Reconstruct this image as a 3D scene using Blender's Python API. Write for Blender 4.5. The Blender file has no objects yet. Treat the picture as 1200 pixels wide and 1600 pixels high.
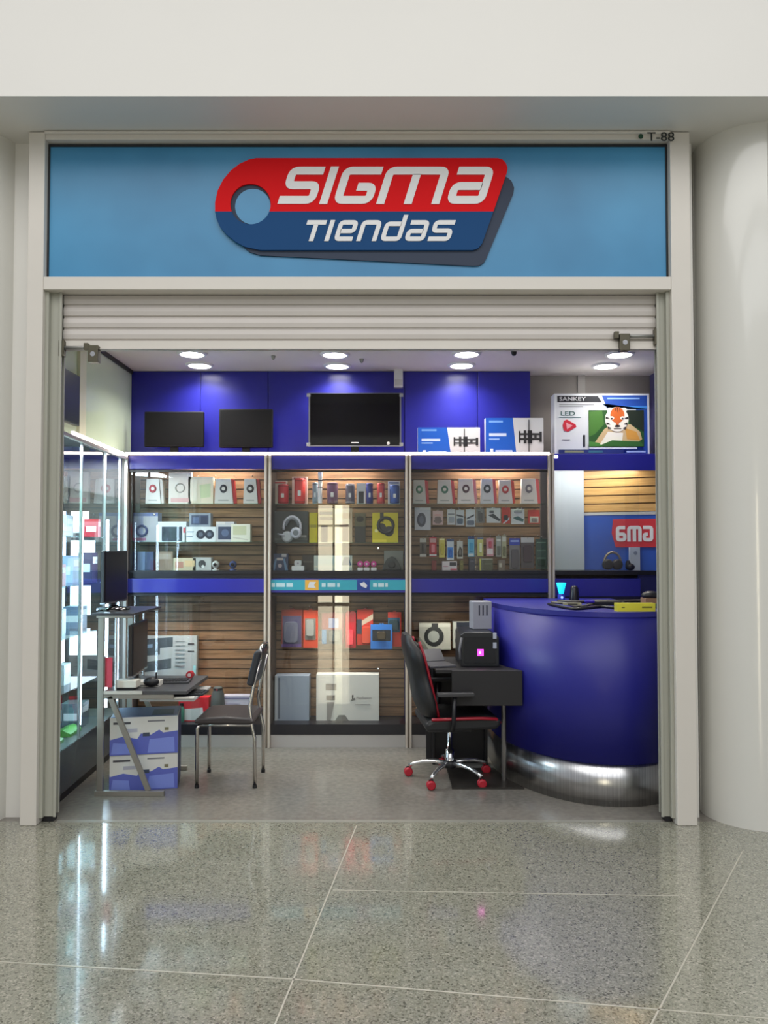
import bpy, math, random
from mathutils import Vector, Matrix
random.seed(7)
PI = math.pi
SC = bpy.context.scene
COL = SC.collection
# ------------------------------------------------------------------ camera model
TH = math.atan(.03); CT, ST = math.cos(TH), math.sin(TH); CY = 821.0; FP = 1200.0; EYE = 1.5
def ray(px, py):
    u = CY - py
    return Vector((px-600, FP*CT-u*ST, u*CT+FP*ST))
def at(px, py, Y):
    d = ray(px, py); k = Y/d.y
    return Vector((d.x*k, Y, EYE+d.z*k))
def atz(px, py, z):
    d = ray(px, py); k = (z-EYE)/d.z
    return Vector((d.x*k, d.y*k, z))
def zz(py, Y): return at(600, py, Y).z
def xx(px, Y, py=857): return at(px, py, Y).x
# ------------------------------------------------------------------ materials
def lin(c):
    c = c/255.0
    return c/12.92 if c <= .04045 else ((c+.055)/1.055)**2.4
_m = {}
def mat(rgb, rough=.5, metal=0, spec=.5, coat=0, name=None, noise=0, nscale=8, bump=0, bscale=60):
    key = (tuple(rgb), rough, metal, spec, coat, noise, nscale, bump, bscale)
    if key in _m: return _m[key]
    m = bpy.data.materials.new(name or 'paint_%d_%d_%d' % tuple(rgb)); m.use_nodes = True
    nt = m.node_tree; b = nt.nodes['Principled BSDF']
    c = [lin(v) for v in rgb]+[1]
    b.inputs['Base Color'].default_value = c
    b.inputs['Roughness'].default_value = rough
    b.inputs['Metallic'].default_value = metal
    b.inputs['Specular IOR Level'].default_value = spec
    b.inputs['Coat Weight'].default_value = coat
    b.inputs['Coat Roughness'].default_value = .04
    tc = nt.nodes.new('ShaderNodeTexCoord')
    nz = nt.nodes.new('ShaderNodeTexNoise'); nz.inputs['Scale'].default_value = nscale
    nz.inputs['Detail'].default_value = 4
    nt.links.new(tc.outputs['Object'], nz.inputs['Vector'])
    mx = nt.nodes.new('ShaderNodeMixRGB'); mx.blend_type = 'MULTIPLY'
    mx.inputs[0].default_value = noise if noise else .06
    mx.inputs[1].default_value = c
    nt.links.new(nz.outputs['Fac'], mx.inputs[2])
    # keep mean brightness: noise about .5, so lift by mixing
    br = nt.nodes.new('ShaderNodeMapRange'); br.inputs['To Min'].default_value = .6; br.inputs['To Max'].default_value = 1.4
    nt.links.new(nz.outputs['Fac'], br.inputs['Value']); nt.links.new(br.outputs[0], mx.inputs[2])
    nt.links.new(mx.outputs[0], b.inputs['Base Color'])
    if bump:
        n2 = nt.nodes.new('ShaderNodeTexNoise'); n2.inputs['Scale'].default_value = bscale
        nt.links.new(tc.outputs['Object'], n2.inputs['Vector'])
        bp = nt.nodes.new('ShaderNodeBump'); bp.inputs['Strength'].default_value = bump; bp.inputs['Distance'].default_value = .005
        nt.links.new(n2.outputs['Fac'], bp.inputs['Height']); nt.links.new(bp.outputs[0], b.inputs['Normal'])
    _m[key] = m
    return m
def emit(rgb, s):
    key = ('e', tuple(rgb), s)
    if key in _m: return _m[key]
    m = bpy.data.materials.new('lamp_glow'); m.use_nodes = True
    nt = m.node_tree; b = nt.nodes['Principled BSDF']
    c = [lin(v) for v in rgb]+[1]
    b.inputs['Base Color'].default_value = c
    b.inputs['Emission Color'].default_value = c
    b.inputs['Emission Strength'].default_value = s
    _m[key] = m
    return m
def glassmat(tint=(.97, .985, .98), refl=1.0, ior=1.5, rough=0.0, name='pane_glass', base=0.0):
    m = bpy.data.materials.new(name); m.use_nodes = True
    nt = m.node_tree; nt.nodes.clear()
    out = nt.nodes.new('ShaderNodeOutputMaterial'); mix = nt.nodes.new('ShaderNodeMixShader')
    tr = nt.nodes.new('ShaderNodeBsdfTransparent'); gl = nt.nodes.new('ShaderNodeBsdfGlossy')
    fr = nt.nodes.new('ShaderNodeFresnel'); fr.inputs['IOR'].default_value = ior
    ml = nt.nodes.new('ShaderNodeMath'); ml.operation = 'MULTIPLY_ADD'; ml.inputs[1].default_value = refl; ml.inputs[2].default_value = base
    tr.inputs[0].default_value = (*tint, 1); gl.inputs['Roughness'].default_value = rough
    # a pane has two faces; the one seen from inside the sheet adds no second mirror image
    ge = nt.nodes.new('ShaderNodeNewGeometry'); sb = nt.nodes.new('ShaderNodeMath'); sb.operation = 'SUBTRACT'; sb.inputs[0].default_value = 1
    mu = nt.nodes.new('ShaderNodeMath'); mu.operation = 'MULTIPLY'; mu.use_clamp = True
    nt.links.new(ge.outputs['Backfacing'], sb.inputs[1])
    nt.links.new(fr.outputs[0], ml.inputs[0]); nt.links.new(ml.outputs[0], mu.inputs[0]); nt.links.new(sb.outputs[0], mu.inputs[1]); nt.links.new(mu.outputs[0], mix.inputs[0])
    nt.links.new(tr.outputs[0], mix.inputs[1]); nt.links.new(gl.outputs[0], mix.inputs[2])
    nt.links.new(mix.outputs[0], out.inputs[0])
    return m
# nodes helper for special surfaces
def special(name, fn, **kw):
    m = bpy.data.materials.new(name); m.use_nodes = True
    nt = m.node_tree; b = nt.nodes['Principled BSDF']
    tc = nt.nodes.new('ShaderNodeTexCoord')
    fn(nt, b, tc); return m
def N(nt, t, **kw):
    n = nt.nodes.new(t)
    for k, v in kw.items():
        if k.startswith('i_'): n.inputs[k[2:].replace('_', ' ')].default_value = v
        else: setattr(n, k, v)
    return n
def c4(rgb): return [lin(v) for v in rgb]+[1]
def f_terrazzo(nt, b, tc):
    L = nt.links.new
    v1 = N(nt, 'ShaderNodeTexVoronoi'); v1.inputs['Scale'].default_value = 150
    v2 = N(nt, 'ShaderNodeTexVoronoi'); v2.inputs['Scale'].default_value = 300
    nz = N(nt, 'ShaderNodeTexNoise'); nz.inputs['Scale'].default_value = 1.2
    for n in (v1, v2, nz): L(tc.outputs['Object'], n.inputs['Vector'])
    r1 = N(nt, 'ShaderNodeValToRGB'); e = r1.color_ramp.elements
    e[0].position = 0; e[0].color = c4((92, 92, 80)); e[1].position = 1; e[1].color = c4((176, 173, 158))
    for p, c in ((.10, (112, 112, 98)), (.2, (138, 137, 122)), (.6, (146, 145, 130)), (.85, (156, 154, 139))):
        q = e.new(p); q.color = c4(c)
    sx = N(nt, 'ShaderNodeSeparateColor'); L(v1.outputs['Color'], sx.inputs[0]); L(sx.outputs[0], r1.inputs[0])
    r2 = N(nt, 'ShaderNodeValToRGB'); e = r2.color_ramp.elements
    e[0].position = 0; e[0].color = (.55, .55, .53, 1); e[1].position = .3; e[1].color = (1, 1, 1, 1)
    sy = N(nt, 'ShaderNodeSeparateColor'); L(v2.outputs['Color'], sy.inputs[0]); L(sy.outputs[1], r2.inputs[0])
    mx = N(nt, 'ShaderNodeMixRGB', blend_type='MULTIPLY'); mx.inputs[0].default_value = .8
    L(r1.outputs[0], mx.inputs[1]); L(r2.outputs[0], mx.inputs[2])
    r3 = N(nt, 'ShaderNodeMapRange'); r3.inputs['To Min'].default_value = .85; r3.inputs['To Max'].default_value = 1.1
    L(nz.outputs['Fac'], r3.inputs['Value'])
    m2 = N(nt, 'ShaderNodeMixRGB', blend_type='MULTIPLY'); m2.inputs[0].default_value = 1
    L(mx.outputs[0], m2.inputs[1]); L(r3.outputs[0], m2.inputs[2])
    L(m2.outputs[0], b.inputs['Base Color'])
    b.inputs['Roughness'].default_value = .13; b.inputs['Specular IOR Level'].default_value = .6
    b.inputs['Coat Weight'].default_value = .8; b.inputs['Coat Roughness'].default_value = .06
def f_shopfloor(nt, b, tc):
    L = nt.links.new
    nz = N(nt, 'ShaderNodeTexNoise'); nz.inputs['Scale'].default_value = 30; nz.inputs['Detail'].default_value = 6
    L(tc.outputs['Object'], nz.inputs['Vector'])
    r = N(nt, 'ShaderNodeValToRGB'); e = r.color_ramp.elements
    e[0].position = .3; e[0].color = c4((112, 108, 101)); e[1].position = .7; e[1].color = c4((130, 125, 117))
    L(nz.outputs['Fac'], r.inputs[0]); L(r.outputs[0], b.inputs['Base Color'])
    b.inputs['Roughness'].default_value = .2
def wood(c1, c2, rough=.35):
    def f(nt, b, tc):
        L = nt.links.new
        mp = N(nt, 'ShaderNodeMapping'); mp.inputs['Scale'].default_value = (1.5, 1.5, 22)
        L(tc.outputs['Object'], mp.inputs[0])
        nz = N(nt, 'ShaderNodeTexNoise'); nz.inputs['Scale'].default_value = 2.2; nz.inputs['Detail'].default_value = 8
        nz.inputs['Distortion'].default_value = .6
        L(mp.outputs[0], nz.inputs['Vector'])
        r = N(nt, 'ShaderNodeValToRGB'); e = r.color_ramp.elements
        e[0].position = .32; e[0].color = c4(c1); e[1].position = .68; e[1].color = c4(c2)
        L(nz.outputs['Fac'], r.inputs[0]); L(r.outputs[0], b.inputs['Base Color'])
        b.inputs['Roughness'].default_value = rough
    return f
def f_brushed(nt, b, tc):
    L = nt.links.new
    mp = N(nt, 'ShaderNodeMapping'); mp.inputs['Scale'].default_value = (60, 60, .6)
    L(tc.outputs['Object'], mp.inputs[0])
    nz = N(nt, 'ShaderNodeTexNoise'); nz.inputs['Scale'].default_value = 3; L(mp.outputs[0], nz.inputs['Vector'])
    r = N(nt, 'ShaderNodeValToRGB'); e = r.color_ramp.elements
    e[0].position = .3; e[0].color = c4((176, 176, 178)); e[1].position = .7; e[1].color = c4((214, 214, 214))
    L(nz.outputs['Fac'], r.inputs[0]); L(r.outputs[0], b.inputs['Base Color'])
    b.inputs['Metallic'].default_value = 1; b.inputs['Roughness'].default_value = .28
def f_sign(nt, b, tc):
    L = nt.links.new
    nz = N(nt, 'ShaderNodeTexNoise'); nz.inputs['Scale'].default_value = 1.3; nz.inputs['Detail'].default_value = 3
    L(tc.outputs['Object'], nz.inputs['Vector'])
    r = N(nt, 'ShaderNodeValToRGB'); e = r.color_ramp.elements
    e[0].position = .3; e[0].color = c4((52, 122, 166)); e[1].position = .72; e[1].color = c4((70, 148, 194))  # cloudy tone puts the panel's soft reflection gradient into its colour
    L(nz.outputs['Fac'], r.inputs[0]); L(r.outputs[0], b.inputs['Base Color'])
    b.inputs['Roughness'].default_value = .32
TERR = special('speckled_terrazzo', f_terrazzo)
SHOPF = special('polished_grey_tile', f_shopfloor)
WOOD = special('brown_slat_wood', wood((104, 76, 54), (150, 114, 84)))
WOODL = special('light_slat_wood', wood((196, 150, 84), (222, 178, 110)))
STEEL = special('brushed_steel', f_brushed)
SIGNB = special('sign_blue_vinyl', f_sign)
WHITE = mat((222, 220, 214), .45, name='white_wall_paint', noise=.04, nscale=3)
COLW = mat((216, 215, 208), .16, name='glossy_column_paint', noise=.05, nscale=2, coat=.3)
FRAME = mat((214, 209, 200), .4, name='frame_paint', noise=.06)
RAIL = mat((168, 168, 156), .4, name='rail_paint')
SHUT = mat((198, 192, 186), .42, name='shutter_paint', noise=.12, nscale=5)
CEIL = mat((216, 208, 204), .6, name='ceiling_paint')
BLUE = mat((40, 41, 146), .28, name='royal_blue_laminate', noise=.1, nscale=2)
BLUEC = mat((33, 34, 130), .42, name='counter_blue_laminate', noise=.1, nscale=2)
BLACK = mat((22, 22, 26), .4); BLACKG = mat((12, 12, 14), .08, name='black_gloss'); DGREY = mat((34, 34, 36), .6, spec=.2)
MATTE = mat((30, 30, 32), .7, spec=.15, name='matte_screen')
CHROME = mat((214, 214, 214), .12, 1, name='chrome'); ALU = mat((205, 198, 190), .3, .6, name='aluminium')
WH = mat((226, 226, 226), .4); RED = mat((200, 24, 36), .4); GREYM = mat((150, 150, 146), .35, .5)
GLASS = glassmat(refl=1.7, base=.0)
SHELFG = glassmat(tint=(.80, .92, .88), refl=1.5, name='shelf_glass')
# ------------------------------------------------------------------ mesh builder
class MB:
    def __init__(s): s.v = []; s.f = []; s.mi = []; s.m = []; s.sm = []
    def _mi(s, m):
        if m not in s.m: s.m.append(m)
        return s.m.index(m)
    def add(s, vs, fs, m, smooth=False):
        o = len(s.v); s.v += [Vector(v) for v in vs]; k = s._mi(m)
        for f in fs: s.f.append([i+o for i in f]); s.mi.append(k); s.sm.append(smooth)
        return s
    def box(s, x0, x1, y0, y1, z0, z1, m, M=None):
        vs = [Vector(p) for p in ((x0,y0,z0),(x1,y0,z0),(x1,y1,z0),(x0,y1,z0),(x0,y0,z1),(x1,y0,z1),(x1,y1,z1),(x0,y1,z1))]
        if M is not None: vs = [M @ v for v in vs]
        return s.add(vs, [(3,2,1,0),(4,5,6,7),(0,1,5,4),(1,2,6,5),(2,3,7,6),(3,0,4,7)], m)
    def prism(s, pts, y0, y1, m, M=None):   # polygon in (x,z), extruded in y; y0 is the front
        n = len(pts)
        a = sum(pts[i][0]*pts[(i+1) % n][1]-pts[(i+1) % n][0]*pts[i][1] for i in range(n))
        if a < 0: pts = pts[::-1]
        vs = [Vector((x, y0, z)) for x, z in pts]+[Vector((x, y1, z)) for x, z in pts]
        if M is not None: vs = [M @ v for v in vs]
        fs = [tuple(range(n)), tuple(range(2*n-1, n-1, -1))]+[(i, n+i, n+(i+1) % n, (i+1) % n) for i in range(n)]
        return s.add(vs, fs, m)
    def hprism(s, pts, z0, z1, m, smooth=False):         # polygon in (x,y), extruded in z
        n = len(pts)
        a = sum(pts[i][0]*pts[(i+1) % n][1]-pts[(i+1) % n][0]*pts[i][1] for i in range(n))
        if a < 0: pts = pts[::-1]
        vs = [(x, y, z0) for x, y in pts]+[(x, y, z1) for x, y in pts]
        s.add(vs, [tuple(range(n-1, -1, -1)), tuple(range(n, 2*n))], m)
        return s.add(vs, [(i, (i+1) % n, n+(i+1) % n, n+i) for i in range(n)], m, smooth)
    def lathe(s, prof, m, c=(0, 0, 0), n=24, axis='z', smooth=True, ax=1, ay=1):
        vs = []; fs = []
        for r, h in prof:
            for k in range(n):
                a = 2*PI*k/n; p = (r*math.cos(a)*ax, r*math.sin(a)*ay, h)
                if axis == 'y': p = (p[0], p[2], p[1])
                elif axis == 'x': p = (p[2], p[0], p[1])
                vs.append((p[0]+c[0], p[1]+c[1], p[2]+c[2]))
        fl = axis == 'y'
        for j in range(len(prof)-1):
            for k in range(n):
                q = (j*n+k, j*n+(k+1) % n, (j+1)*n+(k+1) % n, (j+1)*n+k)
                fs.append(q[::-1] if fl else q)
        s.add(vs, fs, m, smooth)
        l = len(prof)-1
        bot = tuple(range(n-1, -1, -1)); top = tuple(l*n+k for k in range(n))
        if fl: bot, top = bot[::-1], top[::-1]
        if prof[0][0] > 1e-5: s.add(vs, [bot], m)
        if prof[-1][0] > 1e-5: s.add(vs, [top], m)
        return s
    def cyl(s, c, r, h, m, n=20, axis='z'): return s.lathe([(r, 0), (r, h)], m, c, n, axis)
    def ball(s, c, rx, ry, rz, m, n=16, k=10):
        vs = []; fs = []
        for j in range(k+1):
            t = PI*j/k
            for i in range(n):
                a = 2*PI*i/n
                vs.append((c[0]+rx*math.sin(t)*math.cos(a), c[1]+ry*math.sin(t)*math.sin(a), c[2]-rz*math.cos(t)))
        for j in range(k):
            for i in range(n): fs.append((j*n+i, j*n+(i+1) % n, (j+1)*n+(i+1) % n, (j+1)*n+i))
        return s.add(vs, fs, m, True)
    def tube(s, pts, r, m, n=10, closed=False):
        pts = [Vector(p) for p in pts]; L = len(pts); vs = []; fs = []; up = None
        for i, p in enumerate(pts):
            if closed: t = (pts[(i+1) % L]-pts[i-1]).normalized()
            else: t = (pts[min(i+1, L-1)]-pts[max(i-1, 0)]).normalized()
            if up is None:
                up = Vector((0, 0, 1)) if abs(t.z) < .9 else Vector((1, 0, 0))
            a = t.cross(up).normalized(); b = a.cross(t).normalized(); up = b
            rr = r[i] if isinstance(r, (list, tuple)) else r
            for k in range(n):
                w = 2*PI*k/n; vs.append(p+a*math.cos(w)*rr+b*math.sin(w)*rr)
        R = L if closed else L-1
        for i in range(R):
            j = (i+1) % L
            for k in range(n): fs.append((i*n+k, j*n+k, j*n+(k+1) % n, i*n+(k+1) % n))
        if not closed: fs += [tuple(range(n)), tuple((L-1)*n+k for k in range(n-1, -1, -1))]
        return s.add(vs, fs, m, True)
    def bar(s, a, b, w, h, m):             # square bar between points; w across, h the other way
        a = Vector(a); b = Vector(b); t = (b-a).normalized()
        up = Vector((0, 1, 0)) if abs(t.y) < .9 else Vector((1, 0, 0))
        u = t.cross(up).normalized()*w/2; v = u.cross(t).normalized()*h/2
        vs = [a-u-v, a+u-v, a+u+v, a-u+v, b-u-v, b+u-v, b+u+v, b-u+v]
        return s.add(vs, [(3,2,1,0),(4,5,6,7),(0,1,5,4),(1,2,6,5),(2,3,7,6),(3,0,4,7)], m)
    def text(s, txt, x, z, h, m, y=0, align='LEFT', w=None, ext=.0004, mirror=False):
        cu = bpy.data.curves.new('t', 'FONT'); cu.body = txt; cu.size = h*1.4; cu.align_x = align; cu.extrude = ext; cu.offset = .012*h
        cu.resolution_u = 3
        ob = bpy.data.objects.new('t', cu); me = bpy.data.meshes.new_from_object(ob)
        vs = [Vector((v.co.x, 0, v.co.y)) for v in me.vertices]
        if vs:
            wd = max(v.x for v in vs)-min(v.x for v in vs); k = w/wd if w else 1; sg = -1 if mirror else 1
            ys = [v.co.z for v in me.vertices]
            s.add([(x+v.x*k*sg, y-zc, z+v.z) for v, zc in zip(vs, ys)], [tuple(p.vertices) for p in me.polygons], m)
        bpy.data.meshes.remove(me); bpy.data.objects.remove(ob); bpy.data.curves.remove(cu)
        return s
    def build(s, name, parent=None, loc=None, rot=None, bevel=0, label=None, ctr=False):
        v = s.v; o = Vector((0, 0, 0))
        if ctr:                      # origin at base centre
            o = Vector(((min(p.x for p in v)+max(p.x for p in v))/2, (min(p.y for p in v)+max(p.y for p in v))/2, min(p.z for p in v)))
            v = [p-o for p in v]
        me = bpy.data.meshes.new(name); me.from_pydata([tuple(p) for p in v], [], s.f)
        for m in s.m: me.materials.append(m)
        me.polygons.foreach_set('material_index', s.mi); me.polygons.foreach_set('use_smooth', s.sm)
        me.update()
        ob = bpy.data.objects.new(name, me); COL.objects.link(ob)
        ob.location = loc if loc is not None else o
        if rot is not None: ob.rotation_euler = rot
        if parent: ob.parent = parent
        if bevel:
            bm = ob.modifiers.new('b', 'BEVEL'); bm.width = bevel; bm.segments = 2; bm.limit_method = 'ANGLE'; bm.angle_limit = .7
        if label: ob['label'] = label
        return ob
def tag(o, label=None, cat=None, group=None, kind=None):
    if label: o['label'] = label
    if cat: o['category'] = cat
    if group: o['group'] = group
    if kind: o['kind'] = kind
    return o
def empty(name, loc=(0, 0, 0), rz=0, label=None, cat=None, group=None):
    o = bpy.data.objects.new(name, None); COL.objects.link(o); o.location = loc; o.rotation_euler = (0, 0, rz)
    o.empty_display_size = .1
    return tag(o, label, cat, group)
def arc(cx, cz, r, a0, a1, n=10):
    return [(cx+r*math.cos(math.radians(a0+(a1-a0)*i/n)), cz+r*math.sin(math.radians(a0+(a1-a0)*i/n))) for i in range(n+1)]
def rrect(x0, z0, x1, z1, r, n=5):
    return arc(x1-r, z0+r, r, -90, 0, n)+arc(x1-r, z1-r, r, 0, 90, n)+arc(x0+r, z1-r, r, 90, 180, n)+arc(x0+r, z0+r, r, 180, 270, n)
def roundpath(pts, r, n=5):
    out = [Vector(pts[0])]
    for i in range(1, len(pts)-1):
        p = Vector(pts[i]); a = (Vector(pts[i-1])-p); b = (Vector(pts[i+1])-p)
        k = min(r, a.length*.5, b.length*.5); a.normalize(); b.normalize()
        s, e = p+a*k, p+b*k
        for j in range(n+1):
            t = j/n; out.append(s*(1-t)**2+p*2*t*(1-t)+e*t*t)
    out.append(Vector(pts[-1])); return out
GLY = {
 'S': ([[(1, .89), (.1, .89), (.1, .5), (.9, .5), (.9, .11), (-.05, .11)]], 1.0),
 'I': ([[(.1, 0), (.1, 1)]], .2),
 'G': ([[(1.02, .89), (.1, .89), (.1, .11), (.9, .11), (.9, .46), (.5, .46)]], 1.0),
 'M': ([[(.1, 0), (.1, .89), (1.4, .89), (1.4, 0)], [(.75, 0), (.75, .80)]], 1.5),
 'A': ([[(.05, .89), (.9, .89), (.9, .11), (.1, .11), (.1, .48), (.81, .48)]], 1.0),
 'T': ([[(0, .89), (1, .89)], [(.5, 0), (.5, .79)]], 1.0),
 'E': ([[(.98, .11), (.1, .11), (.1, .89), (.9, .89), (.9, .48), (.19, .48)]], 1.0),
 'N': ([[(.1, 0), (.1, .89), (.9, .89), (.9, 0)]], 1.0),
 'D': ([[(.9, 1.25), (.9, .11), (.1, .11), (.1, .82), (.81, .82)]], 1.0),
}
def glyph(mb, ch, x, z, w, h, m, y0, y1, sh=.31, mirror=False, sw=.21):
    """one stroked letter: x,z base left, w width, h height"""
    paths, gw = GLY[ch]; k = w/gw
    for p in paths:
        q = roundpath([(a*k, b*h) for a, b in p], .14*h)
        t = sw*h/2; L = []; R = []
        for i, c in enumerate(q):
            d = (q[min(i+1, len(q)-1)]-q[max(i-1, 0)]).normalized(); n = Vector((-d.y, d.x))
            L.append(c+n*t); R.append(c-n*t)
        f = lambda v: ((x-(v.x+v.y*sh) if mirror else x+v.x+v.y*sh), z+v.y)
        for i in range(len(q)-1):
            a, b, c_, d_ = f(L[i]), f(L[i+1]), f(R[i+1]), f(R[i])
            mb.prism([a, b, c_, d_], y0, y1, m)
# ------------------------------------------------------------------ key planes
YF = 4.20; YG = 4.26; YTH = 4.27; YB = 5.84; YW = 6.15; YGR = 6.32; ZC = 2.93; ZS = 3.818
def struct(name, mb, bevel=0, **k): return tag(mb.build(name, bevel=bevel, **k), kind='structure')
# floors
struct('floor', MB().box(-7, 7, -9, YTH, -.1, 0, TERR))
o = struct('floor_shop', MB().box(-2.5, 2.3, YTH, 6.5, -.1, 0, SHOPF)); o.name = 'floor_shop'
STRIP = mat((196, 192, 178), .3, .3)
def fl(px, py): return atz(px, py, 0)
def strip(pts, w, name, label):
    mb = MB()
    for (a, b) in zip(pts, pts[1:]):
        d = (b-a).normalized(); n = Vector((-d.y, d.x, 0))*w/2
        mb.hprism([tuple((a+n).xy), tuple((b+n).xy), tuple((b-n).xy), tuple((a-n).xy)], -.01, .0012, STRIP)
    o = mb.build(name); tag(o, kind='structure'); return o
ext = lambda a, b, k: a+(b-a)*k
a, b = fl(430, 1600), fl(557, 1290); strip([ext(b, a, 2.2), b], .006, 'trim_1', '')
a, b = fl(1018, 1600), fl(1150, 1350); strip([ext(b, a, 2.2), ext(a, b, 1.12)], .006, 'trim_2', '')
a, b = fl(0, 1503), fl(457, 1530); c = fl(1022, 1577); strip([ext(b, a, 2.5), a, b, c, ext(b, c, 2)], .006, 'trim_3', '')
a, b = fl(520, 1391), fl(1060, 1400); strip([a, b], .004, 'trim_4', '')
struct('trim_5', MB().box(-1.80, 1.53, YTH-.02, YTH+.02, -.02, .0018, mat((150, 148, 138), .3, .2)))
# bulkhead with soffit, side walls of the mall front
struct('wall_bulkhead', MB().box(-6, 6, 3.87, 4.6, ZS, 5.6, WHITE))
struct('wall_front_left', MB().box(-6, -1.972, 4.333, 4.385, 0, ZS, WHITE))
struct('wall_front_right', MB().box(1.70, 6, 4.53, 4.62, 0, ZS, WHITE).box(1.70, 1.76, 4.332, 4.53, 0, ZS, WHITE))
struct('wall_front_top', MB().box(-1.972, 1.70, 4.50, 4.6, ZC+.1, ZS, WHITE))
def column(x, y, label):
    t = empty('round_column', (x, y, 0), 0, label, 'column')
    MB().lathe([(.30, 0), (.30, ZS)], COLW, n=96).build('column_shaft', t)
    for a in (-95, 175, 265-360+140):
        ca, sa = math.cos(math.radians(a)), math.sin(math.radians(a))
        MB().bar((0.3005*ca, 0.3005*sa, .01), (0.3005*ca, 0.3005*sa, ZS-.01), .004, .002, mat((196, 194, 186), .4)).build('panel_joint', t)
    return t
column(-2.404, 4.40, 'glossy off-white round column at the left edge beside the shopfront')
column(2.106, 4.40, 'broad glossy off-white round column to the right of the shopfront')
# mall behind the viewer: far wall with daylit windows
DAY = emit((255, 244, 214), 9)
wl = MB().box(-7, 7, -9.2, -9, 0, 5.6, WHITE); struct('wall_mall', wl)
for i, (x0, x1, z0, z1) in enumerate(((-1.8, -.9, 0.02, 2.7),)):
    t = MB().box(x0, x1, -8.99, -8.96, z0, z1, DAY)
    n = 2
    fr = mat((170, 160, 150), .4)
    for k in range(n+1):
        xx_ = x0+(x1-x0)*k/n; t.box(xx_-.03, xx_+.03, -8.96, -8.9, z0, z1, fr)
    for z in (z0, z0+(z1-z0)*.78, z1): t.box(x0, x1, -8.96, -8.9, z-.03, z+.03, fr)
    struct('window_%d' % (i+1), t)
# ------------------------------------------------------------------ shopfront frame
t = empty('shopfront_frame', (0, YF, 0), 0, 'cream painted steel frame of the shopfront around blue sign and opening', 'frame')
def fp(name, mb, bev=.004, label=None): return mb.build(name, t, loc=(0, -YF, 0), bevel=bev, label=label)
fp('post', MB().box(-1.972, -1.883, YF, YF+.13, 0, ZS-.004, FRAME))
fp('post', MB().box(1.588, 1.697, YF, YF+.13, 0, ZS-.004, FRAME))
fp('top_rail', MB().box(-1.883, 1.588, YF+.004, YF+.13, 3.772, ZS-.004, FRAME).box(-1.883, 1.588, YF-.012, YF+.004, 3.80, ZS-.004, FRAME))
fp('transom', MB().box(-1.883, 1.588, YF+.002, YF+.09, 2.93, 3.003, FRAME))
for s, x0, x1 in ((-1, -1.883, -1.812), (1, 1.535, 1.588)):
    g = MB().box(x0, x1, YG, YG+.03, 0.03, 2.93, RAIL).box(x0 if s < 0 else x1-.02, x0+.02 if s < 0 else x1, YG-.03, YG, .03, 2.93, RAIL)
    xi = x1 if s < 0 else x0
    g.box(min(xi, xi-s*.014), max(xi, xi-s*.014), YG-.012, YG, .03, 2.93, RAIL)
    g.box(x0, x1, YG+.06, YG+.075, .03, 2.93, RAIL)
    fp('guide_rail', g, .002)
    fp('guide_foot', MB().box(x0+.01, x1-.005, YG+.005, YG+.06, 0, .03, BLACK), .002)
tx = MB().text('T-88', at(1010, 222, YF).x, at(1010, 222, YF).z, .05, mat((38, 42, 40), .5), y=YF-.013, w=.15)
d = at(1000, 215, YF); tx.lathe([(.014, 0), (.014, .002)], mat((26, 70, 48), .5), (d.x, YF-.014, d.z), 16, 'y')
fp('unit_number', tx, 0, 'black T-88 with a green dot')
# ------------------------------------------------------------------ sign
ys = YF+.045
t = empty('shop_sign', (0, ys, 3.0), 0, 'wide blue sign panel with red and navy SIGMA TIENDAS tag logo above the opening', 'sign')
def sp(name, mb, bev=0, label=None): return mb.build(name, t, loc=(0, -ys, -3.0), bevel=bev, label=label)
sp('sign_panel', MB().box(-1.882, 1.587, ys, ys+.03, 3.004, 3.765, SIGNB))
DK = mat((30, 34, 38), .6)
sp('gasket', MB().box(-1.882, -1.871, ys-.004, ys, 3.004, 3.765, DK).box(1.576, 1.587, ys-.004, ys, 3.004, 3.765, DK).box(-1.871, 1.576, ys-.004, ys, 3.752, 3.765, DK))
def S(u, v):           # logo drawing units to the panel
    p = at(330+u/2.449, 235+v/2.449, ys); return (p.x, p.z)
LR = mat((214, 10, 18), .6, spec=.15); LN = mat((24, 70, 118), .6, spec=.15); LG = mat((62, 70, 86), .6, spec=.15); LW = mat((222, 222, 222), .5)
def circ(cx, cy, r, n=28, a0=0, a1=360): return [(cx+r*math.cos(math.radians(a0+(a1-a0)*i/n)), cy+r*math.sin(math.radians(a0+(a1-a0)*i/n))) for i in range(n+(0 if a1-a0 == 360 else 1))]
# grey shadow layer
shad = [(60, 318), (100, 352), (150, 392), (190, 404), (600, 424), (1005, 445)]+[(1025, 443), (1042, 432), (1052, 415)]+[(1155, 168), (1158, 145), (1148, 120), (1130, 105), (1080, 95), (200, 60), (120, 80), (60, 150), (40, 230)]
shad = [(u, v) for u, v in shad]
mb = MB(); mb.prism([S(u, v) for u, v in shad], ys-.010, ys-.0005, LG); sp('shadow_layer', mb)
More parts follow.
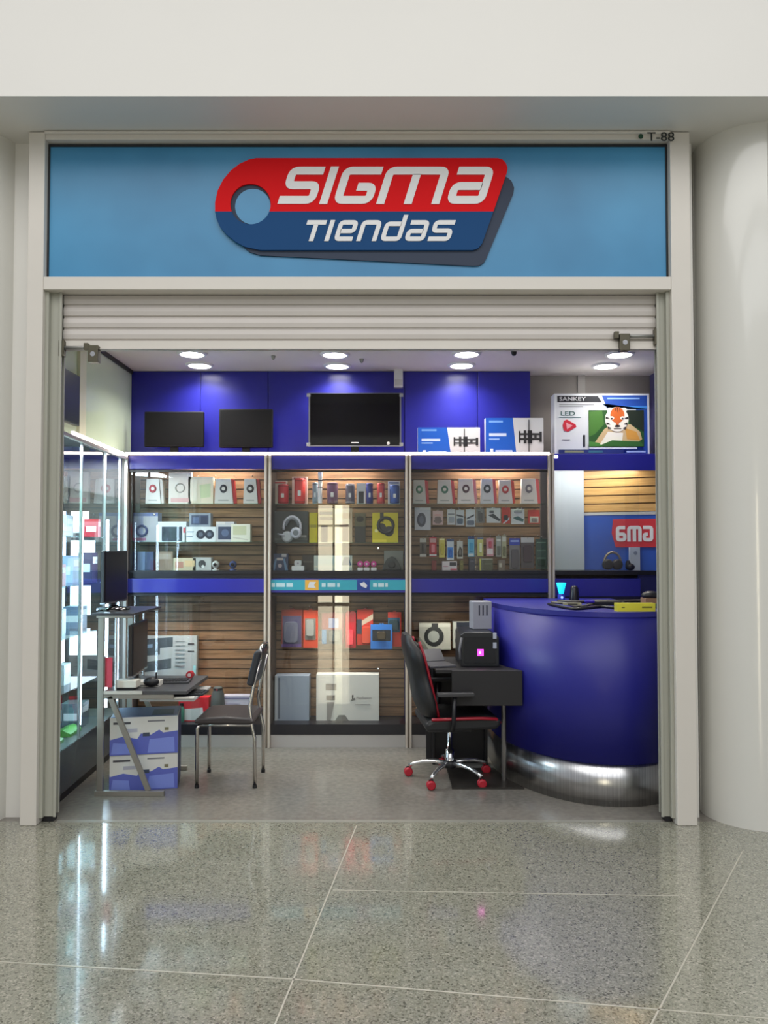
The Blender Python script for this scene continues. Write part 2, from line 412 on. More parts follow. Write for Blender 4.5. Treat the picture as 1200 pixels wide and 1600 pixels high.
# tag body halves with a hole: strips built around the hole
H = (153, 212, 77)
def holed(top):
    """half of the tag as quads between outline and hole"""
    vv = 240
    ang = math.asin((vv-H[1])/H[2])          # hole cut line
    if top:
        hole = [(H[0]+H[2]*math.cos(a), H[1]+H[2]*math.sin(a)) for a in [PI-ang-(-0) + i*(PI+2*ang)/24 for i in range(25)]]
        # hole runs left cut point -> over the top -> right cut point
        outl = [(18, 240), (18, 205), (28, 160), (48, 120), (78, 84), (112, 58), (148, 42), (175, 37), (400, 37), (700, 37), (1095, 37), (1112, 42), (1125, 55), (1132, 75), (1128, 95), (1078, 240), (231, 240)]
        poly = outl[:-1]+hole[::-1]
    else:
        hole = [(H[0]+H[2]*math.cos(a), H[1]+H[2]*math.sin(a)) for a in [ang+i*(PI-2*ang)/20 for i in range(21)]]
        # right cut -> under -> left cut
        outl = [(18, 240), (24, 270), (38, 300), (60, 326), (95, 355), (130, 374), (190, 387), (600, 387), (1000, 387), (1020, 380), (1035, 362), (1078, 240)]
        poly = outl+hole
    return poly
import mathutils
def layer(poly, y0, y1, m, mb):
    P = [S(u, v) for u, v in poly]
    tri = mathutils.geometry.tessellate_polygon([[Vector((a, b, 0)) for a, b in P]])
    n = len(P); vs = [(a, y0, b) for a, b in P]+[(a, y1, b) for a, b in P]
    fs = [tuple(t_) for t_ in tri]+[(i, (i+1) % n, n+(i+1) % n, n+i) for i in range(n)]
    return mb.add(vs, fs, m)
mb = MB(); layer(holed(True), ys-.022, ys-.0105, LR, mb); sp('red_half', mb, label='red upper half of the tag')
mb = MB(); layer(holed(False), ys-.022, ys-.0105, LN, mb); sp('navy_half', mb, label='navy lower half of the tag')
mb = MB(); mb.prism([S(u, v) for u, v in circ(161, 219, 68, 40)], ys-.0125, ys-.0105, SIGNB); sp('tag_hole', mb, label='blue round hole in the tag')
mb = MB()
def word(mb, letters, base_v, top_v, m, y0, y1):
    for ch, u0, u1 in letters:
        a = S(u0, base_v); b = S(u1, base_v); c = S(u0, top_v)
        glyph(mb, ch, a[0], a[1], b[0]-a[0], c[1]-a[1], m, y0, y1)
word(mb, (('S', 262, 394), ('I', 416, 443), ('G', 466, 612), ('M', 630, 872), ('A', 896, 1040)), 213, 70, LW, ys-.026, ys-.0218)
sp('sigma_lettering', mb, label='white SIGMA lettering')
mb = MB()
word(mb, (('T', 346, 420), ('I', 434, 450), ('E', 470, 540), ('N', 556, 630), ('D', 646, 722), ('A', 738, 812), ('S', 830, 910)), 354, 274, LW, ys-.026, ys-.0218)
sp('tiendas_lettering', mb, label='white TIENDAS lettering')
# ------------------------------------------------------------------ rolling shutter
ysh = YG+.035; zb = 2.615
t = empty('rolling_shutter', (0, ysh, 2.6), 0, 'white ribbed roller shutter rolled up under the blue sign', 'shutter')
mb = MB(); x0, x1 = -1.805, 1.53
prof = [(2.93, .0)]; z = 2.93
edges = [2.93, 2.885, 2.865, 2.81, 2.80, 2.725, 2.715, 2.665]
pf = []
for i in range(4):
    zt = 2.93-i*.066
    pf += [(zt, 0), (zt-.006, -.006), (zt-.028, -.010), (zt-.052, -.006), (zt-.058, .004), (zt-.066, .004)]
pts = [(x0, a) for a in ()]
n = len(pf); vs = [(x0, ysh+y, z_) for z_, y in pf]+[(x1, ysh+y, z_) for z_, y in pf]
vs += [(x0, ysh+.02, z_) for z_, y in pf]+[(x1, ysh+.02, z_) for z_, y in pf]
fs = [(i, n+i, n+i+1, i+1) for i in range(n-1)]+[(2*n+i, 2*n+i+1, 3*n+i+1, 3*n+i) for i in range(n-1)]+[(n-1, 2*n-1, 4*n-1, 3*n-1), (0, 2*n, 3*n, n)]
mb.add(vs, fs, SHUT)
mb.build('curtain', t, loc=(0, -ysh, -2.6))
mb = MB().box(x0, x1, ysh-.014, ysh+.022, zb, 2.666, mat((212, 207, 198), .4)).box(x0, x1, ysh-.022, ysh-.0, zb, zb+.008, SHUT)
mb.build('bottom_bar', t, loc=(0, -ysh, -2.6), bevel=.003)
def latch(px0, px1, py, up, label):
    a = at(px0, py, ysh-.03); b = at(px1, py, ysh-.03); q = MB(); BR = mat((96, 92, 78), .35, .8)
    m = MB().box(a.x-.028, a.x+.028, -.02, .025, -.075, .02, BR)
    m.cyl((a.x, -.022, -.03), .014, .012, CHROME, 14, 'y')
    m.box(a.x-.055, a.x-.03, -.012, .016, -.005, .035, BR)
    e = empty('shutter_lock', (0, ysh-.03, a.z), 0, label, 'lock')
    m.build('lock_body', e, bevel=.003)
    MB().tube([(a.x, 0, .01), (b.x, 0, .01)], .009, GREYM).build('bolt_rod', e)
    mm = MB().box(min(b.x, b.x+.03*up), max(b.x, b.x+.03*up), -.012, .02, -.04, .05, BR)
    mm.build('bolt_keeper', e, bevel=.002)
latch(147, 101, 546, -1, 'brown metal shutter lock with rod at the left end of the shutter')
t2 = latch(975, 1022, 528, .5, 'dark metal shutter lock with bracket rods at the right end of the shutter')
# ------------------------------------------------------------------ shop shell
struct('ceiling', MB().box(-1.97, 1.70, 4.36, 4.62, ZC, ZC+.08, CEIL).box(-2.5, 2.3, 4.62, 6.5, ZC, ZC+.08, CEIL))
struct('wall_left', MB().box(-2.52, -2.44, 4.62, 6.5, 0, ZC, mat((188, 200, 172), .4)))
struct('wall_right', MB().box(2.2, 2.28, 4.62, 6.5, 0, ZC, mat((70, 70, 120), .5)))
struct('wall_back_right', MB().box(1.18, 2.2, YGR, YGR+.08, 0, ZC, mat((132, 126, 122), .5)).box(1.60, 1.66, YGR-.02, YGR, 2.3, ZC, mat((150, 146, 142), .5)))
wb = MB().box(-2.44, 1.18, YW+.012, YW+.09, 0, ZC, BLUE)
xs = [-2.44, xx(312, YW), xx(418, YW), xx(632, YW), xx(747, YW), 1.18]
for a, b in zip(xs, xs[1:]): wb.box(a+.004, b-.004, YW, YW+.012, 2.2, ZC-.004, BLUE)
struct('wall_back', wb, .002)
o = MB().box(-.035, .035, -.05, .0, -.14, 0, WH).box(-.03, .03, -.052, -.05, -.13, -.08, mat((200, 200, 200), .4)).build('sensor_box', loc=(xx(623, YW-.1), YW-.001, ZC+.001), bevel=.004)
tag(o, 'small white box hanging under the ceiling above the glossy television', 'box')
# upper left: glass partition, its mirrored room put in as green colour and solid parts
GRN = mat((216, 232, 200), .06, name='glass_with_green_reflection', coat=.6)
pt = empty('glass_partition', (-2.03, 4.5, 2.24), 0, 'glass panels above the left display case, with a mirrored pale column and green room tone put in', 'partition')
MB().box(-.02, 0, .0, 1.64, 0, ZC-2.24, GRN).build('reflection_panel', pt)
MB().box(-.01, .02, .55, .66, 0, ZC-2.24, mat((226, 226, 196), .4)).build('mirrored_column', pt, bevel=.003)  # pale upright stands for a column mirrored in the glass
MB().box(-.005, .012, .0, 1.64, ZC-2.24-.03, ZC-2.24, BLACK).build('top_track', pt)
# ------------------------------------------------------------------ downlights
DL = emit((255, 252, 245), 14)
WHERE = {0: 'at the left', 1: 'above the glossy television', 2: 'above the mount boxes', 3: 'at the right'}
spots = [(312, 570, 0, 'rear'), (300, 552, 0, 'front'), (527, 571, 1, 'rear'), (523, 553, 1, 'front'), (721, 570, 2, 'rear'), (729, 552, 2, 'front'), (946, 571, 3, 'rear'), (968, 553, 3, 'front')]
for px, py, k, w in spots:
    p = atz(px, py, ZC)
    e = empty('downlight', (p.x, p.y, ZC), 0, '%s one of the two round ceiling lights %s' % (w, WHERE[k]), 'ceiling light', None)
    MB().lathe([(.086, -.001), (.086, -.014), (.105, -.012), (.11, -.001)], WH, n=28).build('trim_ring', e)
    MB().lathe([(.085, -.010), (.0849, -.006)], DL, n=28).build('lamp', e)
    ld = bpy.data.lights.new('downlight_lamp', 'AREA'); ld.shape = 'DISK'; ld.size = .15; ld.energy = 5; ld.color = (1, .96, .9); ld.spread = 2.4
    lo = bpy.data.objects.new('downlight_beam', ld); COL.objects.link(lo); lo.location = (p.x, p.y, ZC-.02)
for k, (px, py) in enumerate(((427, 556), (565, 561))):
    p = atz(px, py, ZC); o = MB().lathe([(.006, -.03), (.016, -.012), (.018, .004)], GREYM, n=12).build('sprinkler', loc=(p.x, p.y, ZC))
    tag(o, 'tiny metal sprinkler %s' % ('between the left and middle ceiling lights', 'just right of the middle ceiling lights')[k], 'sprinkler')
p = atz(803, 548, ZC); o = MB().lathe([(.012, -.035), (.02, -.02), (.02, .004)], BLACK, n=12).build('ceiling_sensor', loc=(p.x, p.y, ZC)); tag(o, 'small dark round ceiling sensor near the shutter edge', 'sensor')
# ------------------------------------------------------------------ back wall display cabinets
zb_ = lambda py: zz(py, YB)
xb_ = lambda px: xx(px, YB)
ZP0, ZP = 0, zb_(1148)
tag(MB().box(-1.95, xb_(1000), YB+.004, YW, 0, ZP, mat((176, 172, 168), .25)).build('plinth'), 'pale grey skirting plinth running under the back display cabinets', 'plinth')
ZL0, ZL1 = zb_(1132), zb_(930)        # lower opening
ZU0, ZU1 = zb_(892), zb_(737)         # upper opening
ZT = zb_(712)                         # cabinet top
YP = YW-.03                           # front of slat panel
def slat(mb, x0, x1, z0, z1, m, step=.075, y0=YP, y1=YW-.004):
    z = z0; 
    while z < z1-.004:
        e = min(z+step, z1)
        mb.box(x0, x1, y0, y1, z+.005, e-.004, m); z = e
    mb.box(x0, x1, y0+.012, y1, z0, z1, mat((70, 50, 36), .6))
    return mb
BAYS = [('left', 200, 413, 'left bay of the back display cabinets, with the keyboard box at its foot'),
        ('middle', 424, 633, 'middle bay of the back display cabinets, with a cyan sticker band'),
        ('right', 643, 856, 'right bay of the back display cabinets, partly behind the gaming chair')]
DARKB = mat((20, 20, 30), .4)
bays = {}
def hooks(px0, px1, n, py, t, Y0=YP, ln=.11):
    for k in range(n):
        x = xx(px0+(px1-px0)*(k+.5)/n, Y0-.05); z = zz(py, Y0-.05)
        MB().tube([(x, Y0, z), (x, Y0-ln, z), (x, Y0-ln-.006, z+.01)], .0025, CHROME, 6).build('hook', t, loc=-t.location)
for key, p0, p1, lab in BAYS:
    x0, x1 = xb_(p0), xb_(p1)
    t = empty('display_cabinet', ((x0+x1)/2, YB, ZP), 0, lab, 'cabinet', 'glass display cabinets along the back wall'); bays[key] = t
    q = lambda name, mb, bev=0, label=None, par=t: mb.build(name, t, loc=-t.location, bevel=bev, label=label)
    q('header_panel', MB().box(x0, x1, YB-.004, YB+.016, zb_(733), ZT, BLUE), .002)
    q('top_board', MB().box(x0, x1, YB, YW-.002, ZT-.02, ZT, BLUE))
    q('middle_board', MB().box(x0, x1, YB+.004, YP, ZU0-.022, ZU0, DARKB))
    q('band_panel', MB().box(x0, x1, YB-.004, YB+.016, zb_(926), zb_(904), BLUE), .002)
    q('band_frame', MB().box(x0, x1, YB+.016, YB+.03, zb_(931), ZU0-.002, DARKB))
    q('base_board', MB().box(x0, x1, YB+.0, YP, ZP, ZL0, DARKB))
    q('slat_panel', slat(MB(), x0, x1, ZL0, ZT-.02, WOOD))
    q('side_panel', MB().box(x0-.022, x0, YB+.01, YW-.002, ZP, ZT-.02, mat((60, 50, 44), .5)))
    for (a, b) in ((ZU0, ZU1), (ZL0, ZL1)):
        for k, (u, v) in enumerate(((x0, (x0+x1)/2+.03), ((x0+x1)/2-.03, x1))):
            q('glass_door', MB().box(u, v, YB+.004+.014*(1-k), YB+.009+.014*(1-k), a, b, GLASS))
    q('door_track', MB().box(x0, x1, YB, YB+.03, ZU1, ZU1+.012, BLACK)); q('door_track', MB().box(x0, x1, YB, YB+.03, ZL1-.004, ZL1+.008, BLACK))
    for py in {'left': (787, 846), 'middle': (787, 847), 'right': (787,)}[key]:
        q('glass_shelf', MB().box(x0+.004, x1-.004, YB+.06, YP-.002, zz(py, 5.95)-.008, zz(py, 5.95), SHELFG))
    if key != 'left':
        q('glass_shelf', MB().box(x0+.004, x1-.004, YB+.08, YP-.002, zz(1034, 5.95)-.008, zz(1034, 5.95), SHELFG)) if key == 'x' else None
    for py in ((822, 1010) if key == 'middle' else (1000,) if key == 'right' else (804,)):
        px = {'middle': 591, 'left': 241, 'right': 800}[key]
        c = at(px, py+35 if key == 'middle' else py, YB)
        q('door_lock', MB().lathe([(.009, 0), (.009, -.012), (.006, -.014)], CHROME, (c.x, YB+.004, c.z), 14, 'y'))
    ld = bpy.data.lights.new('bay_area_light', 'AREA'); ld.shape = 'RECTANGLE'; ld.size = .5; ld.size_y = .04; ld.energy = 5.5; ld.color = (1, .91, .78)
    lo = bpy.data.objects.new('bay_area_light', ld); COL.objects.link(lo); lo.location = ((x0+x1)/2+(.12 if key != 'middle' else 0), YB+.16, ZT-.025)
    ld = bpy.data.lights.new('bay_area_light', 'AREA'); ld.shape = 'RECTANGLE'; ld.size = .8; ld.size_y = .03; ld.energy = 3.4; ld.color = (1, .92, .8); ld.spread = 1.7
    lo = bpy.data.objects.new('bay_area_light', ld); COL.objects.link(lo); lo.location = ((x0+x1)/2, YB+.06, ZL1-.012)
hooks(240, 410, 6, 746, bays['left']); hooks(655, 850, 8, 795, bays['right']); hooks(655, 850, 8, 838, bays['right']); hooks(440, 620, 6, 948, bays['middle'])
hooks(655, 750, 3, 968, bays['right'])
# sticker band on the middle bay
q = MB(); CY1 = mat((58, 168, 186), .4); zA, zB = zb_(922), zb_(906)
q.box(xb_(421), xb_(636), YB-.0065, YB-.0045, zA, zB, CY1)
q.box(xb_(477), xb_(498), YB-.0075, YB-.0064, zA, zB, mat((236, 178, 70), .4)); q.box(xb_(558), xb_(578), YB-.0075, YB-.0064, zA, zB, mat((32, 70, 150), .4))
q.prism([(xb_(u), zb_(v)) for u, v in ((481, 918), (484, 909), (494, 909), (491, 914), (494, 919))], YB-.0085, YB-.0075, WH)
q.prism([(xb_(u), zb_(v)) for u, v in ((562, 912), (569, 909), (574, 915), (572, 919), (565, 916))], YB-.0085, YB-.0075, WH)
for u0, u1 in ((425, 430), (432, 446), (448, 458), (503, 509), (512, 524), (527, 531), (583, 589), (591, 600), (602, 606)):
    q.box(xb_(u0), xb_(u1), YB-.0075, YB-.0064, zb_(917), zb_(911), mat((200, 226, 230), .4))
tag(q.build('sticker_band'), 'cyan sticker strip with small white, orange and navy marks across the middle cabinet', 'sticker')
# posts between bays
for k, (a, b, z0, lab) in enumerate(((195, 200, 1165, 'slim aluminium cabinet post in the left corner below the light strip'), (413, 424, 1166, 'double aluminium post between left and middle cabinet bays'), (633, 643, 1166, 'double aluminium post between middle and right cabinet bays'), (856, 866, 1100, 'double aluminium post at the mirror end of the light strip'))):
    e = empty('cabinet_post', (xb_((a+b)/2), YB, 0), 0, lab, 'post', 'aluminium posts of the back cabinets')
    w = (b-a)*.0048
    for s in ((-1, 1) if w > .03 else (0,)):
        c = s*w*.31; ww = w*.17 if w > .03 else w*.5
        MB().box(c-ww, c+ww, -.026, -.005, 0, ZT+.004, ALU).build('post_strip', e, bevel=.002)
    MB().box(-w/2, w/2, -.005, .012, 0, ZT, mat((150, 140, 128), .4, .3)).build('post_core', e)
# ledge rail and LED strip
LED = emit((255, 240, 236), 6)
e = empty('light_strip', (0, YB, ZT), 0, 'glowing warm-white light strip along the top edge of the back cabinets', 'light strip')
MB().box(xb_(196), xb_(866), -.03, -.002, .004, .016, ALU).build('channel', e)
MB().box(xb_(197), xb_(858), -.038, -.030, .002, .022, LED).build('glowing_tape', e)
tag(MB().box(-1.95, xb_(866), YB-.002, YW-.002, ZT+.001, ZT+.02, mat((110, 70, 66), .5)).build('ledge'), 'narrow dark ledge on top of the back cabinets carrying the televisions', 'ledge')
ZLG = ZT+.02
# mirror bay at the right
x0, x1 = xb_(868), xb_(1000)
t = empty('display_cabinet', ((x0+x1)/2, YB, ZP), 0, 'blue framed glass bay at the far right with a mirror reflection built as a tilted board', 'cabinet'); bays['mirror'] = t
q = lambda name, mb, bev=0, label=None: mb.build(name, t, loc=-t.location, bevel=bev, label=label)
q('header_panel', MB().box(x0-.02, 2.19, YB-.004, YB+.016, zb_(735), zb_(709), BLUE), .002)
q('top_board', MB().box(x0-.02, 2.19, YB+.016, YW+.05, zb_(712)-.02, zb_(709), BLUE))
q('band_panel', MB().box(x0-.02, x1, YB-.004, YB+.016, zb_(932), zb_(904), BLUE), .002)
q('middle_board', MB().box(x0-.02, 2.19, YB+.02, YGR-.004, ZU0-.03, ZU0, DARKB))
q('lower_panel', MB().box(x0-.02, x1, YB+.0, YB+.02, ZP, zb_(932), mat((22, 22, 60), .4)))
q('side_panel', MB().box(x1, 2.19, YB+.05, YB+.07, ZP, ZU0-.01, mat((46, 50, 110), .35)))
q('glass_door', MB().box(x0, x1, YB+.004, YB+.009, ZU0, zb_(735), GLASS))
q('pale_reflection', MB().box(xx(867, 6.1), xx(913, 6.1), 6.10, 6.13, ZU0, zb_(735)+.06, mat((196, 206, 212), .35)))  # pale part of the mirror reflection, built as a panel
ld = bpy.data.lights.new('bay_area_light', 'AREA'); ld.shape = 'RECTANGLE'; ld.size = .6; ld.size_y = .05; ld.energy = 2.4; ld.color = (1, .97, .93)  # added lamp without a fixture, brightens this bay
lo = bpy.data.objects.new('bay_area_light', ld); COL.objects.link(lo); lo.location = ((x0+x1)/2, YB+.05, zb_(735)+.03); lo.rotation_euler = (.45, 0, 0)
q('glow_tape', MB().box(x0-.02, xb_(872), YB-.012, YB-.004, zb_(716), zb_(712), LED))
# mirrored slat wall and sign, reflection built as a turned board
A = Vector((xx(912, 6.12), 6.12)); B = Vector((xx(1034, 5.90), 5.90)); d = (B-A); Lb = d.length; ang = math.atan2(d.y, d.x)
e = empty('sign_reflection', (A.x, A.y, ZU0), ang, 'mirror reflection in the far right bay, built as a tilted slat and blue board with red SIGMA sign', 'reflection')
zc = zz(800, 6.0)-ZU0; zt = zz(735, 6.0)+.05-ZU0
m = MB(); z = zc
while z < zt: m.box(0, Lb, 0, .02, z+.006, z+.062, WOODL); z += .066
m.box(0, Lb, .012, .024, zc, zt, mat((110, 80, 44), .6)); m.build('slat_panel', e)
MB().box(0, Lb, -.004, .02, zc-.022, zc, mat((186, 188, 184), .4)).build('divider_strip', e)
MB().box(0, Lb, 0, .02, 0, zc-.022, mat((30, 80, 176), .4)).build('blue_panel', e)
s0 = Lb*.40; m = MB(); za, zb2 = zz(855, 5.98)-ZU0, zz(811, 5.98)-ZU0
m.prism([(s0+.012, za), (Lb, za), (Lb, zb2), (s0-.006, zb2), (s0-.018, (za+zb2)/2)], -.008, 0, mat((200, 44, 56), .4)); m.build('red_panel', e, label='red panel cut off at the right')
m = MB(); hh = (zb2-za)*.56; zl = za+(zb2-za)*.2; w_ = Lb*.115
glyph(m, 'A', s0+.02+w_, zl, w_, hh, WH, -.011, -.008, sh=0, mirror=True)
glyph(m, 'M', s0+.035+w_*2.45, zl, w_*1.4, hh, WH, -.011, -.008, sh=0, mirror=True)
glyph(m, 'G', s0+.05+w_*3.5, zl, w_, hh, WH, -.011, -.008, sh=0, mirror=True)
m.build('mirrored_lettering', e, label='white mirrored letters')

# ------------------------------------------------------------------ products
def C_(c): return c if not isinstance(c, tuple) else mat(c, .4)
def prod(name, px0, py0, px1, py1, Y, dep, base, prints=(), label='', cat='box', group=None, zbase=None, poly=None, bev=.002, parts=()):
    a = at(px0, py1, Y); b = at(px1, py0, Y); w = b.x-a.x; h = b.z-a.z; z0 = a.z if zbase is None else zbase
    h = (b.z-z0); e0 = (a.x+w/2, Y+dep/2, z0)
    X = lambda u: -w/2+u*w
    Z = lambda v: h*(1-v)
    y = -dep/2
    mb = MB()
    if poly: mb.prism([(X(u), Z(v)) for u, v in poly], y, -y, C_(base))
    else: mb.box(-w/2, w/2, y, -y, 0, h, C_(base))
    def draw(mb, prints, y):
        k = 0
        for p in prints:
            k += 1; ya = y-.0006-.0004*k; yb = y-.0002
            t, c = p[0], C_(p[-1])
            if t == 'r': mb.box(X(p[1]), X(p[3]), ya, yb, Z(p[4]), Z(p[2]), c)
            elif t == 'p': mb.prism([(X(u), Z(v)) for u, v in p[1]], ya, yb, c)
            elif t == 'c': mb.prism([(X(p[1])+p[3]*h*math.cos(i*PI/9), Z(p[2])+p[3]*h*math.sin(i*PI/9)) for i in range(18)], ya, yb, c)
            elif t == 'e': mb.prism([(X(p[1]+p[3]*math.cos(i*PI/9)), Z(p[2]+p[4]*math.sin(i*PI/9))) for i in range(18)], ya, yb, c)
            elif t == 't': mb.text(p[1], X(p[2]), Z(p[3]), p[4]*h, c, y=ya, w=(p[5]*w if p[5] else None))
            elif t == 'o':
                r = p[3]*h; cx, cz = X(p[1]), Z(p[2])
                mb.tube([(cx+r*math.cos(i*PI/9), ya, cz+r*math.sin(i*PI/9)) for i in range(18)], p[4]*h, c, 6, closed=True)
        return mb
    draw(mb, prints, y)
    if parts:
        e = empty(name, e0, 0, label, cat, group)
        mb.build('carton' if cat == 'box' else 'body', e, bevel=bev)
        for nm, pr, dy in parts: draw(MB(), pr, y-dy).build(nm, e)
        return e
    o = mb.build(name, loc=e0, bevel=bev)
    return tag(o, label, cat, group)
WHI = (226, 224, 222); CRD = (196, 36, 50)
def wedge(px0, py0, px1, py1, Y, ring, side, label, zbase, body=(222, 218, 214), grp='small white earphone packs on the top shelves', rot=0):
    """white pack, narrower at the top, with a coloured side and a round product window; hanging tab"""
    a = at(px0, py1, Y); b = at(px1, py0, Y); w = (b.x-a.x)*.82; h = b.z-zbase
    e = empty('earphone_pack', (a.x+w/2, Y+.03, zbase), rot, label, 'package', grp)
    mb = MB(); P = [(-w/2, 0), (w/2, 0), (w*.36, h), (-w*.44, h)]
    mb.prism(P, -.03, .02, mat(body, .4)); ca = mb.build('carton', e, bevel=.002)
    MB().prism([(w/2+.001, 0), (w*.36+.001, h), (w*.36+.026, h*.96), (w/2+.022, h*.02)], -.022, .022, mat(side, .4)).build('side_flap', e, bevel=.001)
    MB().lathe([(h*.17, 0), (h*.17, -.004), (h*.10, -.0045)], mat(ring, .35), (-w*.02, -.03, h*.60), 18, 'y', ax=.85).build('product_window', ca)
    MB().lathe([(h*.07, 0), (h*.07, -.002)], mat(body, .4), (-w*.02, -.0345, h*.60), 14, 'y').box(-w*.3, w*.25, -.0308, -.030, h*.12, h*.16, mat((150, 150, 150), .5)).build('printing', ca)
    return e
def shz(py): return zz(py, 5.95)+.0005
YS = 5.96
# --- left bay, top shelf
z = shz(787)
for (u0, v0, u1, ring, side, lab) in (
    (227, 748, 257, (176, 40, 56), (216, 206, 200), 'white earphone pack with a red ring, leftmost on the top shelf of the left cabinet'),
    (335, 748, 371, (40, 44, 54), (186, 24, 36), 'white earphone pack with dark earpiece and red side, below the warm cabinet lamp'),
    (380, 748, 408, (40, 36, 40), (170, 26, 38), 'white earphone pack with a dark ring against the left of the first double post')):
    wedge(u0, v0, u1, 787, YS, ring, side, lab, z)
prod('flat_carton', 270, 738, 299, 0, YS, .05, (232, 216, 206), [('r', .1, .82, .9, .95, (224, 170, 168)), ('o', .5, .5, .14, .02, (170, 160, 150))], 'pinkish white carton with faint round print on the top shelf of the left cabinet', 'box', None, z)
prod('flat_carton', 300, 745, 333, 0, YS, .05, (238, 222, 198), [('p', [(.45, .3), (.9, .25), (.9, .75), (.5, .8)], (206, 214, 170)), ('r', .08, .1, .36, .9, (246, 232, 214))], 'cream carton with pale green print on the top shelf of the left cabinet', 'box', None, z)
# --- left bay, middle shelf
z = shz(847)
prod('headphone_box', 209, 801, 247, 0, YS, .10, (150, 160, 196), [('r', 0, 0, 1, .12, (96, 110, 160)), ('r', .5, .12, 1, 1, (176, 176, 182)), ('o', .46, .62, .17, .045, (44, 56, 110)), ('r', .1, .86, .6, .95, (160, 90, 130))], 'blue and grey headphone box, leftmost on the middle shelf of the left cabinet', 'box', None, z)
prod('camera_kit_box', 254, 815, 291, 0, YS, .09, (222, 224, 228), [('r', .14, .25, .86, .95, (36, 44, 66)), ('c', .3, .6, .2, (22, 30, 52)), ('c', .66, .6, .26, (24, 32, 56)), ('r', .9, .3, .98, .55, (200, 80, 90))], 'white box with two dark lens prints on the middle shelf of the left cabinet', 'box', None, z)
b2 = prod('speaker_box', 295, 823, 337, 0, YS, .09, (232, 234, 236), [('c', .52, .5, .3, (36, 46, 66)), ('c', .80, .5, .3, (36, 46, 66)), ('c', .52, .5, .14, (100, 112, 130)), ('c', .80, .5, .14, (100, 112, 130)), ('r', .06, .3, .3, .36, (140, 160, 180)), ('r', .06, .6, .26, .66, (140, 160, 180))], 'long white box printed with two round speakers on the middle shelf of the left cabinet', 'box', None, z)
z2 = zz(823, YS)+.001
prod('small_speaker_box', 302, 802, 329, 0, YS, .08, (150, 158, 172), [('r', .1, .15, .9, .85, (60, 72, 104)), ('r', .16, .3, .45, .75, (96, 112, 150)), ('r', .54, .22, .84, .8, (40, 52, 84))], 'small grey-blue box standing on the long two-speaker box', 'box', None, z2)
prod('speaker_box', 343, 815, 366, 0, YS, .09, (214, 212, 216), [('r', .12, .25, .98, .88, (52, 66, 96)), ('r', .0, .0, .5, .14, (236, 230, 226)), ('c', .5, .55, .18, (90, 106, 140))], 'white box with navy print right of the two-speaker box', 'box', None, z)
prod('bright_carton', 366, 819, 391, 0, 5.93, .08, (242, 240, 222), [('r', .1, .1, .8, .6, (214, 214, 176)), ('p', [(.1, .7), (.9, .85), (.9, .92), (.1, .78)], (220, 216, 200))], 'bright cream carton, rightmost on the middle shelf of the left cabinet', 'box', None, z)
# --- left bay, bottom board
z = ZU0+.0005
prod('small_carton', 278, 872, 306, 0, YS, .07, (214, 200, 168), [('r', .08, .3, .45, .8, (206, 150, 130)), ('r', .5, .2, .95, .7, (230, 196, 150))], 'cream and orange small carton on the bottom board of the left cabinet', 'box', None, z)
prod('small_carton', 308, 871, 330, 0, YS, .07, (196, 196, 192), [('c', .5, .5, .3, (60, 60, 66)), ('c', .55, .7, .12, (240, 240, 236))], 'grey small carton with a dark round print beside the cream carton', 'box', None, z)
def ballcam(px, py, Y, z, rgb, label):
    c = at(px, py, Y); e = empty('round_camera', (c.x, Y, z), 0, label, 'camera'); m_ = mat(rgb, .25)
    MB().lathe([(.028, 0), (.03, .006), (.014, .012), (.012, .02)], m_).build('stand', e)
    MB().ball((0, 0, .045), .03, .03, .03, m_).build('ball_head', e); MB().lathe([(.014, -.026), (.012, -.032)], BLACKG, (0, 0, .045), 14, 'y').build('lens', e)
ballcam(364, 885, YS, z, (60, 74, 120), 'small navy round camera on the bottom board of the left cabinet')
ballcam(337, 885, YS, z, (200, 200, 196), 'small white round camera on the bottom board beside the grey carton')
prod('gadget_box', 213, 862, 240, 0, YS, .09, (62, 78, 120), [('r', .3, .0, .62, 1, (130, 150, 200)), ('r', .05, .3, .28, .5, (40, 50, 90))], 'dark blue box in the left corner of the bottom board of the left cabinet', 'box', None, z)
prod('gadget_box', 251, 862, 270, 0, YS, .08, (150, 124, 104), [('r', .1, .1, .9, .4, (170, 150, 134))], 'dull brown box behind glass between the blue box and the cream carton', 'box', None, z)
# --- middle bay top shelf: speakers / flasks
z = shz(787)
def flask(u0, v0, u1, rgb, label, Y=YS, cap=None):
    a = at(u0, 787, Y); b = at(u1, v0, Y); r = (b.x-a.x)/2; h = b.z-z
    e = empty('cylinder_speaker', (a.x+r, Y, z), 0, label, 'speaker'); k = mat(rgb, .4)
    MB().lathe([(r*.82, 0), (r*.96, h*.02), (r, h*.05), (r, h*.94), (r*.94, h*.985), (r*.8, h)], k, n=24).build('body', e)
    c2 = cap or tuple(int(c*.6) for c in rgb)
    MB().lathe([(r*1.01, h*.06), (r*1.03, h*.075), (r*1.01, h*.09)], mat(c2, .4), n=24).lathe([(r*1.01, h*.89), (r*1.03, h*.905), (r*1.01, h*.92)], mat(c2, .4), n=24).build('ring', e)
    MB().prism(rrect(-r*.28, h*.3, r*.28, h*.52, r*.08, 3), -r*1.03, -r*.9, mat((230, 230, 230) if sum(rgb) < 560 else (90, 100, 110), .4)).build('emblem', e)
    return e
prod('speaker_carton', 429, 751, 449, 0, YS+.07, .05, (206, 196, 186), [('r', .1, .05, .9, .12, (190, 60, 60))], 'pale carton behind the short red cylinder speaker', 'box', None, z)
flask(434, 757, 451, (206, 40, 58), 'short red cylinder speaker, leftmost on the top shelf of the middle cabinet')
